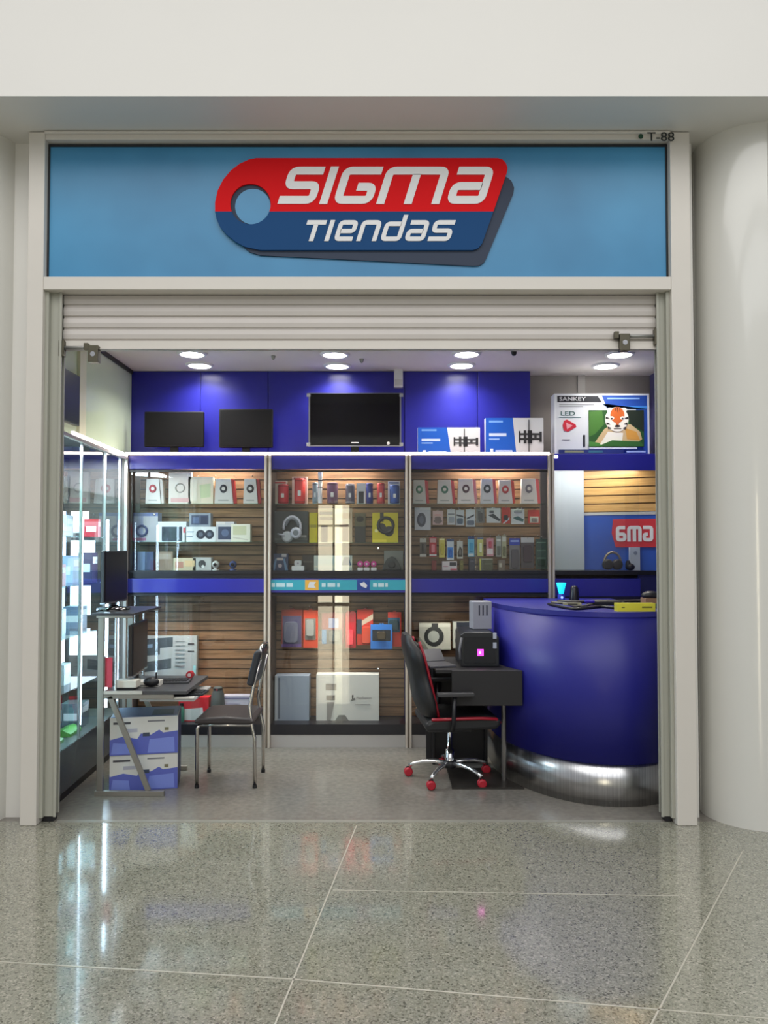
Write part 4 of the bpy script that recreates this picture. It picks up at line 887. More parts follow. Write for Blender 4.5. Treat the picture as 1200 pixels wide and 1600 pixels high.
# large tv carton with tiger picture
ZR = zb_(709)+.0005
OR = (196, 96, 40); TW = (226, 222, 214); TB = (40, 34, 34)
pr = [('r', .02, .03, .98, .97, (216, 220, 226)), ('p', [(.5, .03), (.98, .03), (.98, .97), (.36, .97), (.36, .87), (.86, .87), (.86, .25), (.56, .25)], (34, 74, 160)),
 ('p', [(.03, .04), (.46, .04), (.5, .14), (.03, .14)], (26, 28, 38)), ('t', 'SANKEY', .05, .115, .06, .28, (214, 216, 220)), ('r', .56, .07, .9, .09, (150, 190, 240)), ('p', [(.5, .16), (.58, .25), (.7, .2), (.98, .2), (.98, .25), (.58, .25)], (60, 130, 210)),
 ('r', .05, .17, .42, .185, (150, 154, 160)), ('r', .05, .2, .3, .215, (160, 164, 170)), ('t', 'LED', .06, .355, .07, .15, (44, 92, 92)), ('r', .05, .38, .28, .388, (90, 140, 150)),
 ('p', [(.1, .44), (.13, .42), (.22, .5), (.23, .54), (.14, .62), (.1, .6), (.085, .52)], (196, 40, 60)), ('p', [(.12, .47), (.19, .52), (.13, .58)], (222, 160, 168)), ('r', .08, .74, .16, .75, (150, 150, 160)),
 ('r', .3, .67, .32, .86, (30, 34, 44)), ('r', .36, .27, .94, .86, (40, 84, 40)), ('p', [(.36, .3), (.5, .27), (.52, .5), (.42, .66), (.36, .7)], (70, 118, 50)), ('p', [(.74, .27), (.94, .27), (.94, .62), (.8, .5)], (34, 44, 34)),
 ('p', [(.40, .84), (.52, .58), (.6, .5), (.8, .5), (.9, .62), (.92, .74), (.8, .86), (.42, .86)], (196, 170, 130)), ('p', [(.46, .86), (.56, .62), (.72, .64), (.7, .86)], TW), ('p', [(.74, .56), (.86, .62), (.9, .76), (.76, .74)], (206, 150, 70)),
 ('e', .655, .42, .125, .20, TW), ('e', .58, .27, .03, .04, TW), ('e', .73, .27, .03, .04, TW), ('e', .66, .35, .075, .13, OR), ('e', .60, .40, .025, .03, TW), ('e', .715, .40, .025, .03, TW), ('e', .60, .41, .012, .015, TB), ('e', .715, .41, .012, .015, TB),
 ('p', [(.635, .44), (.685, .44), (.67, .52), (.65, .52)], (190, 96, 50)), ('e', .66, .53, .03, .02, TB), ('e', .66, .59, .05, .03, TW), ('r', .62, .565, .70, .58, TB)]
for (a, b) in ((.54, .38), (.545, .47), (.56, .54), (.77, .38), (.765, .47), (.75, .54)):
    s = 1 if a < .65 else -1
    pr.append(('p', [(a, b), (a+s*.035, b+.02), (a, b+.03)], TB))
pr += [('p', [(.655, .23), (.665, .23), (.66, .31)], TB), ('p', [(.63, .24), (.64, .24), (.64, .29)], TB), ('p', [(.68, .24), (.69, .24), (.68, .29)], TB),
 ('p', [(.44, .86), (.6, .76), (.9, .78), (.93, .86)], (52, 100, 46)), ('p', [(.36, .86), (.36, .78), (.46, .80), (.5, .86)], (70, 130, 56)), ('r', .36, .875, .86, .9, (206, 216, 226)), ('r', .04, .91, .72, .97, (36, 50, 110)), ('r', .1, .925, .3, .955, (140, 150, 110)), ('r', .35, .925, .5, .955, (60, 120, 130)), ('r', .75, .93, .95, .955, (160, 180, 226))]
o = prod('television_carton', 862, 615, 1014, 0, 5.95, .13, (226, 230, 236), pr, 'large white and blue television carton with a tiger picture at the right', 'box', None, ZR)
e = empty('plain_pipe', (xx(842, 6.3), 6.3, 2.2)); bpy.data.objects.remove(e)
# ------------------------------------------------------------------ left display cabinet (glass, along the left wall)
LA = .045; LX, LY = -1.898, 4.40; LH = ZT
LC = empty('display_cabinet', (LX, LY, 0), LA, 'tall glass display cabinet full of lit glass shelves along the left wall', 'cabinet')
Lg = 1.43; D = .42
ql = lambda name, mb, bev=0, label=None: mb.build(name, LC, bevel=bev, label=label)
LGREY = mat((120, 122, 122), .3, .2)
MIR = mat((190, 196, 206), .06, 1, name='mirror')
ql('base_panel', MB().box(-.012, 0, 0, Lg, .05, .30, mat((84, 86, 88), .25, .2)))
ql('kick_board', MB().box(-.03, -.012, 0, Lg, 0, .05, BLACK))
ql('base_board', MB().box(-D, -.012, 0, Lg, .27, .30, LGREY))
ql('top_board', MB().box(-D, -.012, 0, Lg, LH-.03, LH-.004, DGREY))
ql('mirror_back', MB().box(-D-.01, -D, 0, Lg, .3, LH-.03, MIR))
ql('end_panel', MB().box(-D, -.012, 0, .012, .3, LH-.03, SHELFG))
ql('end_panel', MB().box(-D, -.004, Lg-.012, Lg, .3, LH-.03, mat((50, 46, 44), .4)))
ql('top_rail', MB().box(-.015, .01, 0, Lg, LH-.035, LH-.012, ALU), .002)
ql('glowing_tape', MB().box(-.004, .012, .28, Lg+.005, LH-.010, LH+.010, LED))
for k in range(3):
    y0 = k*.477; y1 = min(Lg, y0+.49)
    ql('glass_door', MB().box(-.010-.008*(k % 2), -.005-.008*(k % 2), y0, y1, .30, LH-.035, GLASS))
    ql('door_edge', MB().box(-.016, .0, y0+.0, y0+.012, .30, LH-.035, mat((190, 196, 200), .2, .7)))
ql('door_edge', MB().box(-.016, .0, Lg-.14, Lg-.125, .30, LH-.035, mat((190, 196, 200), .2, .7)))
LSH = [.62, .95, 1.27, 1.58, 1.88]
for zsh in LSH: ql('glass_shelf', MB().box(-D+.02, -.03, .02, Lg-.02, zsh-.008, zsh, SHELFG))
CW = emit((205, 232, 255), 22); CP = emit((214, 232, 255), 2.6)  # added glow colours, imitate daylight glare in the case glass
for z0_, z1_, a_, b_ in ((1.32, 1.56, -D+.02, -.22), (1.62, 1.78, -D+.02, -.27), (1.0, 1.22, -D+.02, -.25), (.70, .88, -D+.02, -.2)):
    ql('glare_panel', MB().box(a_, b_, Lg-.02, Lg-.013, z0_, z1_, CP))  # glowing panel added for the daylight glare, not a fitting
ql('glare_panel', MB().box(-D+.001, -D+.006, .55, 1.35, 1.3, 1.75, CP)); ql('glare_panel', MB().box(-D+.001, -D+.006, .7, 1.35, .66, .9, CP))
for yy in (.05, .62, 1.16):
    ql('glare_tube', MB().lathe([(.011, .36), (.011, LH-.5)], CW, (-.05, yy, 0), 10))  # glowing tube added to imitate the daylight glare
def Lw(lx, ly, z): return Vector((LX+lx*math.cos(LA)-ly*math.sin(LA), LY+lx*math.sin(LA)+ly*math.cos(LA), z))
def lbox(lx, ly, z, w, h, d, rgb, label, name='phone_box', cat='box', rz=.0, strip=(230, 230, 236)):
    o = MB().box(-w/2, w/2, -d/2, d/2, 0, h, mat(rgb, .35)).box(w/2-.0, w/2+.001, -d*.4, d*.4, h*.6, h*.85, mat(strip, .4)).box(-w*.35, w*.35, -d/2-.001, -d/2, h*.3, h*.6, mat(strip, .4)).build(name, loc=Lw(lx, ly, z), rot=(0, 0, LA+rz), bevel=.003)
    return tag(o, label, cat)
LEFTITEMS = [
 (-.14, 1.10, 1.58, (170, 30, 44), .10, .13, .05, 'small red box high up at the rear of the left glass cabinet'),
 (-.13, .45, 1.27, (176, 60, 66), .05, .13, .10, 'dark red box behind the front glass of the left cabinet at eye level'),
 (-.2, .25, 1.58, (60, 80, 120), .10, .12, .12, 'blue-grey box on the upper shelf of the left cabinet near the entrance'),
 (-.22, .72, 1.58, (190, 200, 214), .12, .14, .12, 'pale box mid-way along the upper shelf of the left cabinet'),
 (-.2, .22, 1.27, (210, 226, 240), .12, .15, .12, 'white box on the eye-level shelf of the left cabinet nearest the entrance'),
 (-.22, .85, 1.27, (170, 186, 214), .12, .18, .14, 'light blue box on the eye-level shelf of the left cabinet'),
 (-.2, 1.2, 1.27, (60, 56, 96), .10, .2, .12, 'dark purple box at the rear of the eye-level shelf of the left cabinet'),
 (-.2, .2, .95, (50, 66, 150), .12, .2, .12, 'royal blue box on the third shelf of the left cabinet by the entrance'),
 (-.2, .55, .95, (220, 226, 236), .12, .16, .12, 'white box on the third shelf of the left cabinet'),
 (-.2, .95, .95, (120, 140, 170), .12, .15, .12, 'grey-blue box on the third shelf of the left cabinet behind the monitor stand'),
 (-.18, .25, .62, (66, 84, 96), .12, .14, .14, 'slate box on the lowest glass shelf of the left cabinet by the entrance'),
 (-.18, .62, .62, (214, 220, 226), .1, .13, .12, 'white box on the lowest glass shelf of the left cabinet'),
 (-.16, .25, .30, (44, 50, 110), .14, .14, .12, 'navy box on the base of the left cabinet by the entrance'),
 (-.16, .85, .30, (96, 110, 120), .14, .16, .14, 'grey box on the base of the left cabinet behind the trolley boxes')]
for lx, ly, z_, rgb, w_, h_, d_, lab in LEFTITEMS: lbox(lx, ly, z_, w_, h_, d_, rgb, lab)
for k, (ly, ln) in enumerate(((.3, .22), (.62, .2))):
    o = MB().prism([(-.05, 0), (.05, 0), (.05, .02), (0, .045), (-.05, .03)], -ln/2, ln/2, mat((96, 170, 70), .3)).build('green_pack', loc=Lw(-.12, ly, .44+.0) if False else Lw(-.12, ly, .30), rot=(0, 0, LA), bevel=.003)
    tag(o, ('front', 'rear')[k]+' one of two bright green low packs in the base of the left cabinet', 'pack')
e = empty('dark_television', Lw(-.30, .30, LH), LA, 'dark flat television standing on top of the left cabinet', 'television')
bpy.data.objects.remove(e)
a = Vector((-2.02, 4.52)); 
e = empty('mirrored_television', (-2.028, 4.82, 2.27), 0, 'mirrored dark television put in as a solid screen above the left cabinet', 'television')
MB().box(0, .03, -.25, .20, .03, .36, mat((50, 60, 54), .4)).build('casing', e, bevel=.004); MB().box(.03, .032, -.235, .185, .045, .345, mat((36, 46, 42), .4)).build('screen', e)  # reflection in the glass partition, built as a flat solid

for ly in (.35, .95):
    ld = bpy.data.lights.new('case_fill', 'AREA'); ld.shape = 'RECTANGLE'; ld.size = .3; ld.size_y = .5; ld.energy = 22; ld.color = (.82, .91, 1)  # unseen fill, added to strengthen the glare in the case
    lo = bpy.data.objects.new('case_fill', ld); COL.objects.link(lo); lo.location = Lw(-.22, ly, LH-.04)
# ------------------------------------------------------------------ curved reception counter
CX, CYc, CA, CB = 1.388, 5.42, .645, .93; HC = 1.128
def ell(s, n=26, x1=1.69):
    """plan outline of the counter, shrunk by s"""
    a, b = CA-s, CB-s; P = []
    for i in range(n*2):
        t = PI-(PI*i/(2*n-1)); x = CX+a*math.cos(t); y = CYc-b*math.sin(t)
        if x <= x1-s*.2: P.append((x, y))
    return P
def wallstrip(mb, P, Q, z0, z1, m):
    n = len(P); vs = [(x, y, z0) for x, y in P]+[(x, y, z1) for x, y in P]+[(x, y, z0) for x, y in Q]+[(x, y, z1) for x, y in Q]
    fs = []
    for i in range(n-1):
        fs += [(i, i+1, n+i+1, n+i), (2*n+i+1, 2*n+i, 3*n+i, 3*n+i+1), (n+i, n+i+1, 3*n+i+1, 3*n+i), (i+1, i, 2*n+i, 2*n+i+1)]
    mb.add(vs, fs, m, True)
    mb.add([(P[0][0], P[0][1], z0), (P[0][0], P[0][1], z1), (Q[0][0], Q[0][1], z1), (Q[0][0], Q[0][1], z0)], [(0, 1, 2, 3)], m)
    return mb
e = empty('reception_counter', (CX, CYc, 0), 0, 'curved royal blue reception counter with a brushed steel kick band', 'counter')
def ct(name, mb, label=None, bev=0): return mb.build(name, e, loc=(-CX, -CYc, 0), label=label, bevel=bev)
back = [(CX-CA, 5.76)]
P, Q = ell(0), ell(.03); P = [(P[0][0], 5.76)]+P; Q = [(Q[0][0], 5.76)]+Q[:len(P)-1]
k = min(len(P), len(Q)); P, Q = P[:k], Q[:k]
ct('curved_front', wallstrip(MB(), P, Q, .245, HC-.03, BLUEC))
P2, Q2 = ell(.012), ell(.04); P2 = [(P2[0][0], 5.76)]+P2; Q2 = [(Q2[0][0], 5.76)]+Q2; k = min(len(P2), len(Q2))
ct('kick_band', wallstrip(MB(), P2[:k], Q2[:k], 0, .244, STEEL), 'brushed steel kick band')
T = [(P[0][0]-.0, 5.76)]+[(x, y-.004) for x, y in ell(0)]; T += [(1.69, T[-1][1]+.004), (1.69, 5.76)]
ct('counter_top', MB().hprism(T, HC-.03, HC, BLUEC), None, .003)
def ctop(px, py): return atz(px, py, HC)
# things on the counter
def cable(pts, r, rgb, label, z=HC, name='cable'):
    """loose cable lying on the counter"""
    P = []
    V = [ctop(*p[:2]) for p in pts]
    for i, p in enumerate(V): P.append((p.x, p.y, z+r+(pts[i][2] if len(pts[i]) > 2 else 0)))
    Q = [Vector(P[0])]
    for i in range(len(P)-1):
        a, b = Vector(P[i]), Vector(P[i+1]); p0 = Vector(P[max(i-1, 0)]); p3 = Vector(P[min(i+2, len(P)-1)])
        for j in range(1, 6):
            t = j/5; Q.append(.5*((2*a)+(b-p0)*t+(2*p0-5*a+4*b-p3)*t*t+(3*a-p0-3*b+p3)*t**3))
    o = MB().tube(Q, r, mat(rgb, .4), 8).build(name, ctr=True); return tag(o, label, 'cable')
cable([(857, 946), (880, 951), (900, 953.5), (920, 952), (940, 950), (960, 952)], .009, (24, 24, 24), 'thick black cable along the front edge of the blue counter')
cable([(862, 943), (885, 945), (905, 950.0), (925, 946), (945, 945), (975, 944)], .008, (92, 88, 74), 'olive grey cable behind the black one on the blue counter')
cable([(872, 941), (900, 943), (930, 941), (960, 941.5), (1000, 941), (1020, 941)], .010, (70, 66, 60), 'dark taupe cable at the back of the blue counter top')
def onc(px, py): p = ctop(px, py); return p
p = onc(895, 950.5); o = MB().box(-.055, .055, -.02, .02, 0, .014, mat((150, 146, 116), .4)).box(-.03, .03, -.021, -.02, .004, .01, BLACK).build('cable_adapter', loc=(p.x, p.y+.015, HC+.019), rot=(0, 0, -.1), bevel=.003); tag(o, 'flat beige adapter lying on the cables at the front of the blue counter', 'adapter')
p = onc(921, 946); o = MB().box(-.03, .03, -.02, .02, 0, .016, mat((52, 30, 170), .35)).build('violet_adapter', loc=(p.x, p.y, HC+.019), bevel=.004); tag(o, 'small violet plastic piece among the cables on the blue counter', 'adapter')
p = onc(943, 946); e2 = empty('keyboard_stack', (p.x+.02, p.y+.06, HC), .05, 'flat black device lying left of the yellow box on the blue counter', 'device')
MB().box(-.10, .10, -.06, .06, 0, .026, BLACK).build('casing', e2, bevel=.005); MB().box(-.08, .02, -.045, .03, .026, .029, mat((90, 88, 76), .4)).build('label_plate', e2)
p = onc(940, 955); p = ctop(992, 953); w = xx(1022, 4.52)-xx(962, 4.52)
o = MB().box(-w/2, w/2, -.03, .03, 0, .048, mat((214, 208, 60), .45)).box(w*.15, w*.42, -.0305, -.030, .02, .03, mat((120, 116, 40), .5)).box(-w*.38, -w*.3, -.0305, -.03, .02, .028, mat((120, 116, 40), .5)).build('yellow_package', loc=(xx(992, 4.56), 4.575, HC), bevel=.002); tag(o, 'flat yellow box lying at the front of the blue counter', 'box')
p = ctop(877, 940); e2 = empty('lit_tumbler', (p.x, p.y, HC), 0, 'small glowing cyan tumbler lamp with blue foot on the counter', 'lamp')
MB().lathe([(.024, 0), (.027, .01), (.024, .045), (.018, .055)], mat((40, 60, 190), .3), n=20).build('foot', e2)
MB().lathe([(.016, .055), (.034, .13), (.030, .132)], emit((20, 190, 225), 1.3), n=24).build('glowing_shade', e2)
MB().ball((0, -.024, .03), .009, .005, .009, emit((150, 180, 255), 1.2)).build('foot_light', e2)
p = ctop(903, 940); o = MB().lathe([(.035, 0), (.035, .004), (.028, .09), (.018, .105), (.0, .108)], mat((20, 18, 30), .3), n=20).build('black_speaker', loc=(p.x, p.y+.1, HC)); tag(o, 'black rounded speaker standing behind the glowing cyan tumbler', 'speaker')
p = ctop(1015, 943); e2 = empty('cardboard_tray', (xx(1016, 4.95), 4.95, HC), 0, 'brown and black open carton at the right end of the blue counter', 'box')
MB().box(-.06, .06, -.06, .06, 0, .02, mat((60, 100, 90), .5)).build('teal_base', e2); MB().box(-.05, .06, -.05, .05, .02, .055, mat((150, 116, 90), .6)).build('carton', e2, bevel=.002); MB().ball((.0, 0, .07), .06, .045, .03, BLACK).build('black_bundle', e2)
# ------------------------------------------------------------------ computer desk
DX0, DX1 = at(706, 1075, 4.84).x, at(822, 1075, 4.84).x; DZ = .735
e = empty('computer_desk', ((DX0+DX1)/2, 4.84, 0), 0, 'black computer desk with low shelf board beside the blue counter', 'desk')
BK = mat((26, 25, 28), .55); BK2 = mat((33, 32, 34), .6)
dk = lambda name, mb, bev=.003, label=None: mb.build(name, e, loc=(-(DX0+DX1)/2, -4.84, 0), bevel=bev, label=label)
dk('desk_top', MB().hprism([(DX0-.1, 4.861), (.855, 4.861), (.79, 5.0), (.73, 5.2), (.72, 5.45), (DX0-.1, 5.45)], DZ-.02, DZ, BK))
dk('front_panel', MB().box(DX0, .868, 4.84, 4.86, .515, DZ, BK2))
dk('bottom_shelf', MB().hprism([(DX0, 4.83), (.875, 4.83), (.80, 5.0), (.755, 5.2), (.75, 5.26), (DX0, 5.26)], .0, .012, mat((44, 41, 38), .35)))
dk('rear_panel', MB().box(DX0-.13, .70, 5.42, 5.44, .0, DZ-.02, mat((20, 20, 26), .5)))
dk('leg', MB().lathe([(.016, .012), (.016, .715)], mat((120, 118, 116), .3, .8), (xx(787, 4.98)-.005, 4.98, 0), 16), 0, 'silver pole leg')
dk('leg', MB().box(DX0-.09, DX0-.07, 5.38, 5.42, 0, DZ-.02, BK)); dk('side_panel', MB().box(.70, .72, 5.38, 5.45, .0, DZ-.02, BK))
# tower pc on the desk
a = at(720, 1048, 5.0); b = at(780, 988, 5.0); w = b.x-a.x; h = b.z-DZ
e = empty('computer_tower', ((a.x+b.x)/2, 5.0, DZ), 0, 'black gaming computer tower with a glowing magenta square on the black desk', 'computer')
MB().prism([(-w/2, 0), (w/2, 0), (w/2, h*.86), (w*.3, h), (-w*.4, h), (-w/2, h*.92)], 0, .38, mat((26, 30, 36), .35)).build('casing', e, bevel=.005)
MB().prism(rrect(-w*.42, h*.08, w*.40, h*.86, .012, 3), -.006, 0, mat((22, 24, 30), .2)).build('front_panel', e)
MB().box(-.018, .022, -.009, -.006, h*.32, h*.32+.042, emit((255, 60, 214), 2.2)).build('power_light', e, label='glowing magenta square')
MB().box(-.008, .006, -.0095, -.0088, h*.32+.012, h*.32+.030, emit((255, 150, 235), 2.2)).build('light_core', e)
for x_, z_ in ((w*.38, h*.62), (w*.38, h*.9)): MB().box(x_-.012, x_+.012, -.012, -.004, z_-.02, z_+.02, mat((170, 176, 190), .4)).build('plug', e, bevel=.003)
MB().tube([(-w*.48, -.015, h*.85), (-w*.54, -.02, h*.5), (-w*.52, -.02, .05)], .008, mat((110, 112, 116), .35), 8).build('side_cable', e)
a = at(737, 988, 5.2); b = at(767, 940, 5.2)
e = empty('router_unit', ((a.x+b.x)/2, 5.2, DZ+h+.002), .12, 'pale grey upright unit with dark vents standing on the black computer tower', 'device')
hz = b.z-DZ-h; wz = b.x-a.x
rc = MB().box(-wz/2, wz/2, -.03, .08, 0, hz, mat((150, 152, 162), .4)).build('casing', e, bevel=.004)
for k in range(3): MB().box(-wz*.2+k*.026, -wz*.2+k*.026+.010, -.032, -.03, hz*.5, hz*.86, mat((60, 62, 76), .5)).build('vent', rc)
# keyboard/laptop on desk top left
p = at(685, 1042, 4.98); e = empty('open_laptop', (p.x+.0, 5.04, DZ), .3, 'grey laptop half open at the left end of the black desk', 'laptop')
MB().box(-.09, .09, -.1, .1, 0, .014, mat((70, 70, 76), .35)).build('base', e, bevel=.003)
m = MB(); M = Matrix.Translation((0, .1, .014)) @ Matrix.Rotation(-.9, 4, 'X')
m.box(-.09, .09, -.004, .004, 0, .11, mat((60, 60, 66), .3), M); m.build('lid', e, bevel=.002)
# ------------------------------------------------------------------ gaming chair
HX, HY = .43, 5.06
e = empty('gaming_chair', (HX, HY, 0), math.radians(6), 'black and red gaming chair with chrome star base, turned sideways to the desk', 'chair')
BKL = mat((26, 27, 29), .5); REDL = mat((150, 20, 38), .35); REDC = mat((170, 26, 44), .4)
zt = .945
# backrest: profile in the x-z plane, thin, leaning back, extruded across y with side wings
def backprof(t):      # centre line of the backrest from seat to top: x, z, half thickness, half width
    x = -.165-.125*t**1.1; z = .44+(zt-.44)*t
    return x, z
def loft(secs, m, mb, sm=True):
    n = len(secs[0]); vs = [p for s_ in secs for p in s_]; fs = []
    for j in range(len(secs)-1):
        for k in range(n): fs.append((j*n+k, j*n+(k+1) % n, (j+1)*n+(k+1) % n, (j+1)*n+k))
    mb.add(vs, fs, m, sm); mb.add(vs, [tuple(range(n-1, -1, -1)), tuple((len(secs)-1)*n+k for k in range(n))], m); return mb
secs = []
for i in range(13):
    t = i/12; x, z = backprof(t); hw = (.20, .235, .25, .25, .245, .23, .215, .22, .235, .235, .21, .17, .11)[i]; th = (.04, .05, .055, .055, .05, .045, .045, .045, .045, .045, .04, .035, .02)[i]
    sec = []
    for k in range(20):
        a = 2*PI*k/20; c, s_ = math.cos(a), math.sin(a)
        wing = .03*(abs(s_)**3)*(1 if t < .85 else .3)
        sec.append((x+wing+th*math.copysign(abs(c)**.7, c), hw*math.copysign(abs(s_)**.7, s_), z+.0))
    secs.append(sec)
loft(secs, BKL, MB()).build('backrest', e)
pip = [(backprof(t)[0]+.058, -.19*(1 if t < .8 else .8), backprof(t)[1]) for t in [i/14 for i in range(14)]]
MB().tube(pip, [.009]*14, REDL, 8).build('backrest_piping', e, label='red piping'); MB().tube([(a, -b, c) for a, b, c in pip], .009, REDL, 8).build('backrest_piping', e, label='red piping')
MB().prism([(-.01, -.075), (.05, -.06), (.05, .07), (.0, .075)], -.10, .10, REDL, Matrix.Translation((-.215, 0, .56))).build('lumbar_cushion', e, bevel=.02, label='red lumbar cushion')
MB().prism([(-.01, -.05), (.03, -.045), (.03, .045), (.0, .05)], -.09, .09, BKL, Matrix.Translation((-.235, 0, .84))).build('head_cushion', e, bevel=.018)
MB().prism([(-.19, .355), (.25, .365), (.285, .39), (.28, .43), (.2, .447), (-.15, .435), (-.2, .41)], -.24, .24, BKL).build('seat', e, bevel=.02)
MB().tube([(-.16, -.243, .436), (0, -.245, .438), (.15, -.243, .438), (.25, -.235, .43), (.285, -.2, .40)], .010, REDL, 8).build('seat_piping', e, label='red seat piping')
MB().box(-.12, .12, -.12, .12, .325, .357, BLACK).build('seat_mechanism', e, bevel=.006)
for s in (-1, 1):
    MB().prism(rrect(-.13, .585, .10, .607, .008, 3), s*.27-.03, s*.27+.03, mat((60, 60, 62), .4)).build('armrest', e, bevel=.004)
    MB().tube([(-.03, s*.25, .37), (-.03, s*.28, .42), (-.02, s*.27, .585)], .014, BLACK, 8).build('armrest_post', e)
MB().lathe([(.028, .09), (.028, .19), (.016, .192), (.016, .33)], CHROME, n=18).build('gas_cylinder', e, label='chrome gas cylinder')
bs = MB().lathe([(.04, .075), (.045, .085), (.042, .115), (.03, .12)], BLACK, n=20).build('base_hub', e)
for k in range(5):
    a = math.radians(162+72*k); c, s_ = math.cos(a), math.sin(a); P = []
    pts = [(.03, .100), (.10, .108), (.18, .10), (.245, .082), (.27, .068)]
    MB().tube([(r*c, r*s_, z_) for r, z_ in pts], [.017, .015, .013, .012, .014], mat((230, 230, 230), .15, .9), 10).build('base_arm', e, label='chrome base arm')
    cm = MB(); cx_, cy_ = .275*c, .275*s_
    cm.lathe([(.021, -.022), (.028, -.018), (.029, -.006), (.02, -.004)], REDC, (cx_, cy_, .029), 18, 'y').lathe([(.02, .004), (.029, .006), (.028, .018), (.021, .022)], REDC, (cx_, cy_, .029), 18, 'y')
    wl_ = cm.build('caster', e, label='red twin caster'); MB().box(cx_-.014, cx_+.014, cy_-.0035, cy_+.0035, .025, .064, BLACK).build('caster_fork', wl_)
# small green-lit gadget behind the chair
# ------------------------------------------------------------------ computer trolley at the left
TF = mat((150, 146, 138), .35, .6)
X0 = at(156, 1243, 4.71).x; TXo = X0
e = empty('computer_trolley', (X0, 4.71, 0), 0, 'grey metal computer trolley with slanted braces and a raised monitor shelf', 'trolley')
tr = lambda name, mb, bev=.002, label=None: mb.build(name, e, loc=(-X0, -4.71, 0), bevel=bev, label=label)
xbar = at(257, 1243, 4.71).x
for y0 in (4.71, 5.25):
    tr('foot_bar', MB().box(X0-.03, xbar, y0-.015, y0+.015, .0, .03, TF))
    tr('post', MB().box(X0-.018, X0+.018, y0-.012, y0+.012, .03, 1.075, TF))
    a = at(172, 1086, 4.71); b = at(232, 1238, 4.71)
    tr('brace', MB().bar((a.x, y0, .60), (b.x, y0, .03), .032, .02, TF))
    tr('shelf_arm', MB().box(X0+.018, -1.28, y0-.01, y0+.01, .585, .61, TF))
    tr('top_arm', MB().box(X0-.03, X0+.19, y0-.01, y0+.01, 1.075, 1.09, TF))
    tr('front_post', MB().lathe([(.008, .634), (.008, 1.075)], CHROME, (at(185, 1000, 4.75).x, y0, 0), 12), 0)
tr('work_top', MB().box(X0+.02, -1.20, 4.70, 5.27, .612, .634, mat((70, 70, 72), .35)))
tr('front_edging', MB().box(X0+.02, -1.47, 4.695, 4.70, .612, .634, mat((190, 186, 176), .4)))
tr('keyboard_tray', MB().box(-1.50, -1.165, 4.74, 5.2, .562, .575, mat((190, 190, 190), .35)))
tr('tray_rail', MB().lathe([(.009, -1.50), (.009, -1.16)], mat((226, 222, 214), .3, .4), (0, 4.735, .585), 12, 'x'))
tr('monitor_shelf', MB().box(X0-.06, X0+.20, 4.70, 5.27, 1.091, 1.105, mat((50, 50, 54), .3)))
# monitor on the raised shelf, seen almost edge on
p = at(178, 955, 4.9)
def monitor(x, y, z, rz, w, h, gap, label, th=.03, foot=.12):
    e = empty('computer_monitor', (x, y, z), rz, label, 'monitor')
    MB().lathe([(foot, 0), (foot*.97, .012), (foot*.3, .022), (.02, .03)], BLACKG, n=32, ax=1, ay=.8).build('stand_foot', e)
    MB().lathe([(.018, .02), (.014, gap+.06)], BLACK, (0, .01, 0), 14).build('stand_neck', e)
    MB().box(-w/2, w/2, -th/2, th/2, gap, gap+h, mat((20, 20, 26), .3)).build('casing', e, bevel=.006)
    MB().box(-w/2+.012, w/2-.012, -th/2-.002, -th/2, gap+.014, gap+h-.012, mat((14, 14, 24), .4)).build('screen', e)
    MB().box(-w/2, w/2, -th/2-.003, th/2, gap-.004, gap+.006, mat((150, 152, 160), .2, .8)).build('lower_rim', e)
    return e
monitor(at(178, 950, 4.98).x, 4.98, 1.1055, math.radians(88), .38, .33, .05, 'black monitor on the raised shelf of the trolley, seen obliquely', foot=.13)
monitor(at(213, 1050, 4.95).x, 4.98, .6345, math.radians(95), .42, .32, .07, 'black monitor on the trolley work top, seen edge on with chrome glint', foot=.10)
# items on the work top
def tb(px, py, Y): return at(px, py, Y)
wtz = .6345
p = tb(197, 1070, 4.74); e = empty('card_reader', (p.x, 4.77, wtz), 0, 'small cream box with a dark slot at the front of the trolley work top', 'device')
MB().box(-.065, .065, -.04, .05, .012, .055, mat((206, 202, 190), .4)).build('casing', e, bevel=.003); MB().box(-.065, .05, -.038, .05, 0, .012, BLACK).build('slot_base', e)
p = tb(213, 1057, 4.95); o = MB().box(-.09, .09, -.05, .05, 0, .03, mat((210, 208, 200), .4)).box(-.09, .09, -.051, -.05, .004, .01, BLACK).build('white_drive', loc=(tb(222, 1060, 4.86).x+.02, 4.89, wtz), bevel=.003); tag(o, 'flat white box behind the cream box on the trolley work top', 'device')
def keyboard(x, y, z, rz, w, d, label, rgb=(44, 46, 52)):
    e = empty('keyboard', (x, y, z), rz, label, 'keyboard')
    MB().prism([(-w/2, 0), (w/2, 0), (w/2, .014), (-w/2, .014)], -d/2, d/2, mat(rgb, .4)).build('base', e, bevel=.004)
    m = MB()
    for r in range(5):
        for c in range(12): m.box(-w/2+.012+c*(w-.024)/12, -w/2+.012+(c+.85)*(w-.024)/12, -d/2+.012+r*(d-.024)/5, -d/2+.012+(r+.82)*(d-.024)/5, .014, .019, mat((28, 28, 32), .5))
    m.build('keys', e); e.children[-1]['kind'] = 'stuff'
    return e
keyboard(tb(262, 1064, 4.95).x, 5.0, wtz, .1, .26, .13, 'dark grey keyboard lying on the trolley work top', (60, 62, 66))
keyboard(tb(284, 1080, 4.86).x+.02, 4.92, .5755, -.05, .24, .14, 'dark keyboard on the pull-out tray of the trolley', (36, 40, 44))
p = tb(236, 1058, 4.9); o = MB().ball((0, 0, .03), .05, .03, .03, BLACK).lathe([(.006, .02), (.006, .09)], BLACK, (.03, 0, 0), 10).build('headset_bundle', loc=(p.x+.02, 4.84, wtz)); tag(o, 'black rounded gadget bundle between the monitor foot and keyboard on the trolley', 'gadget')
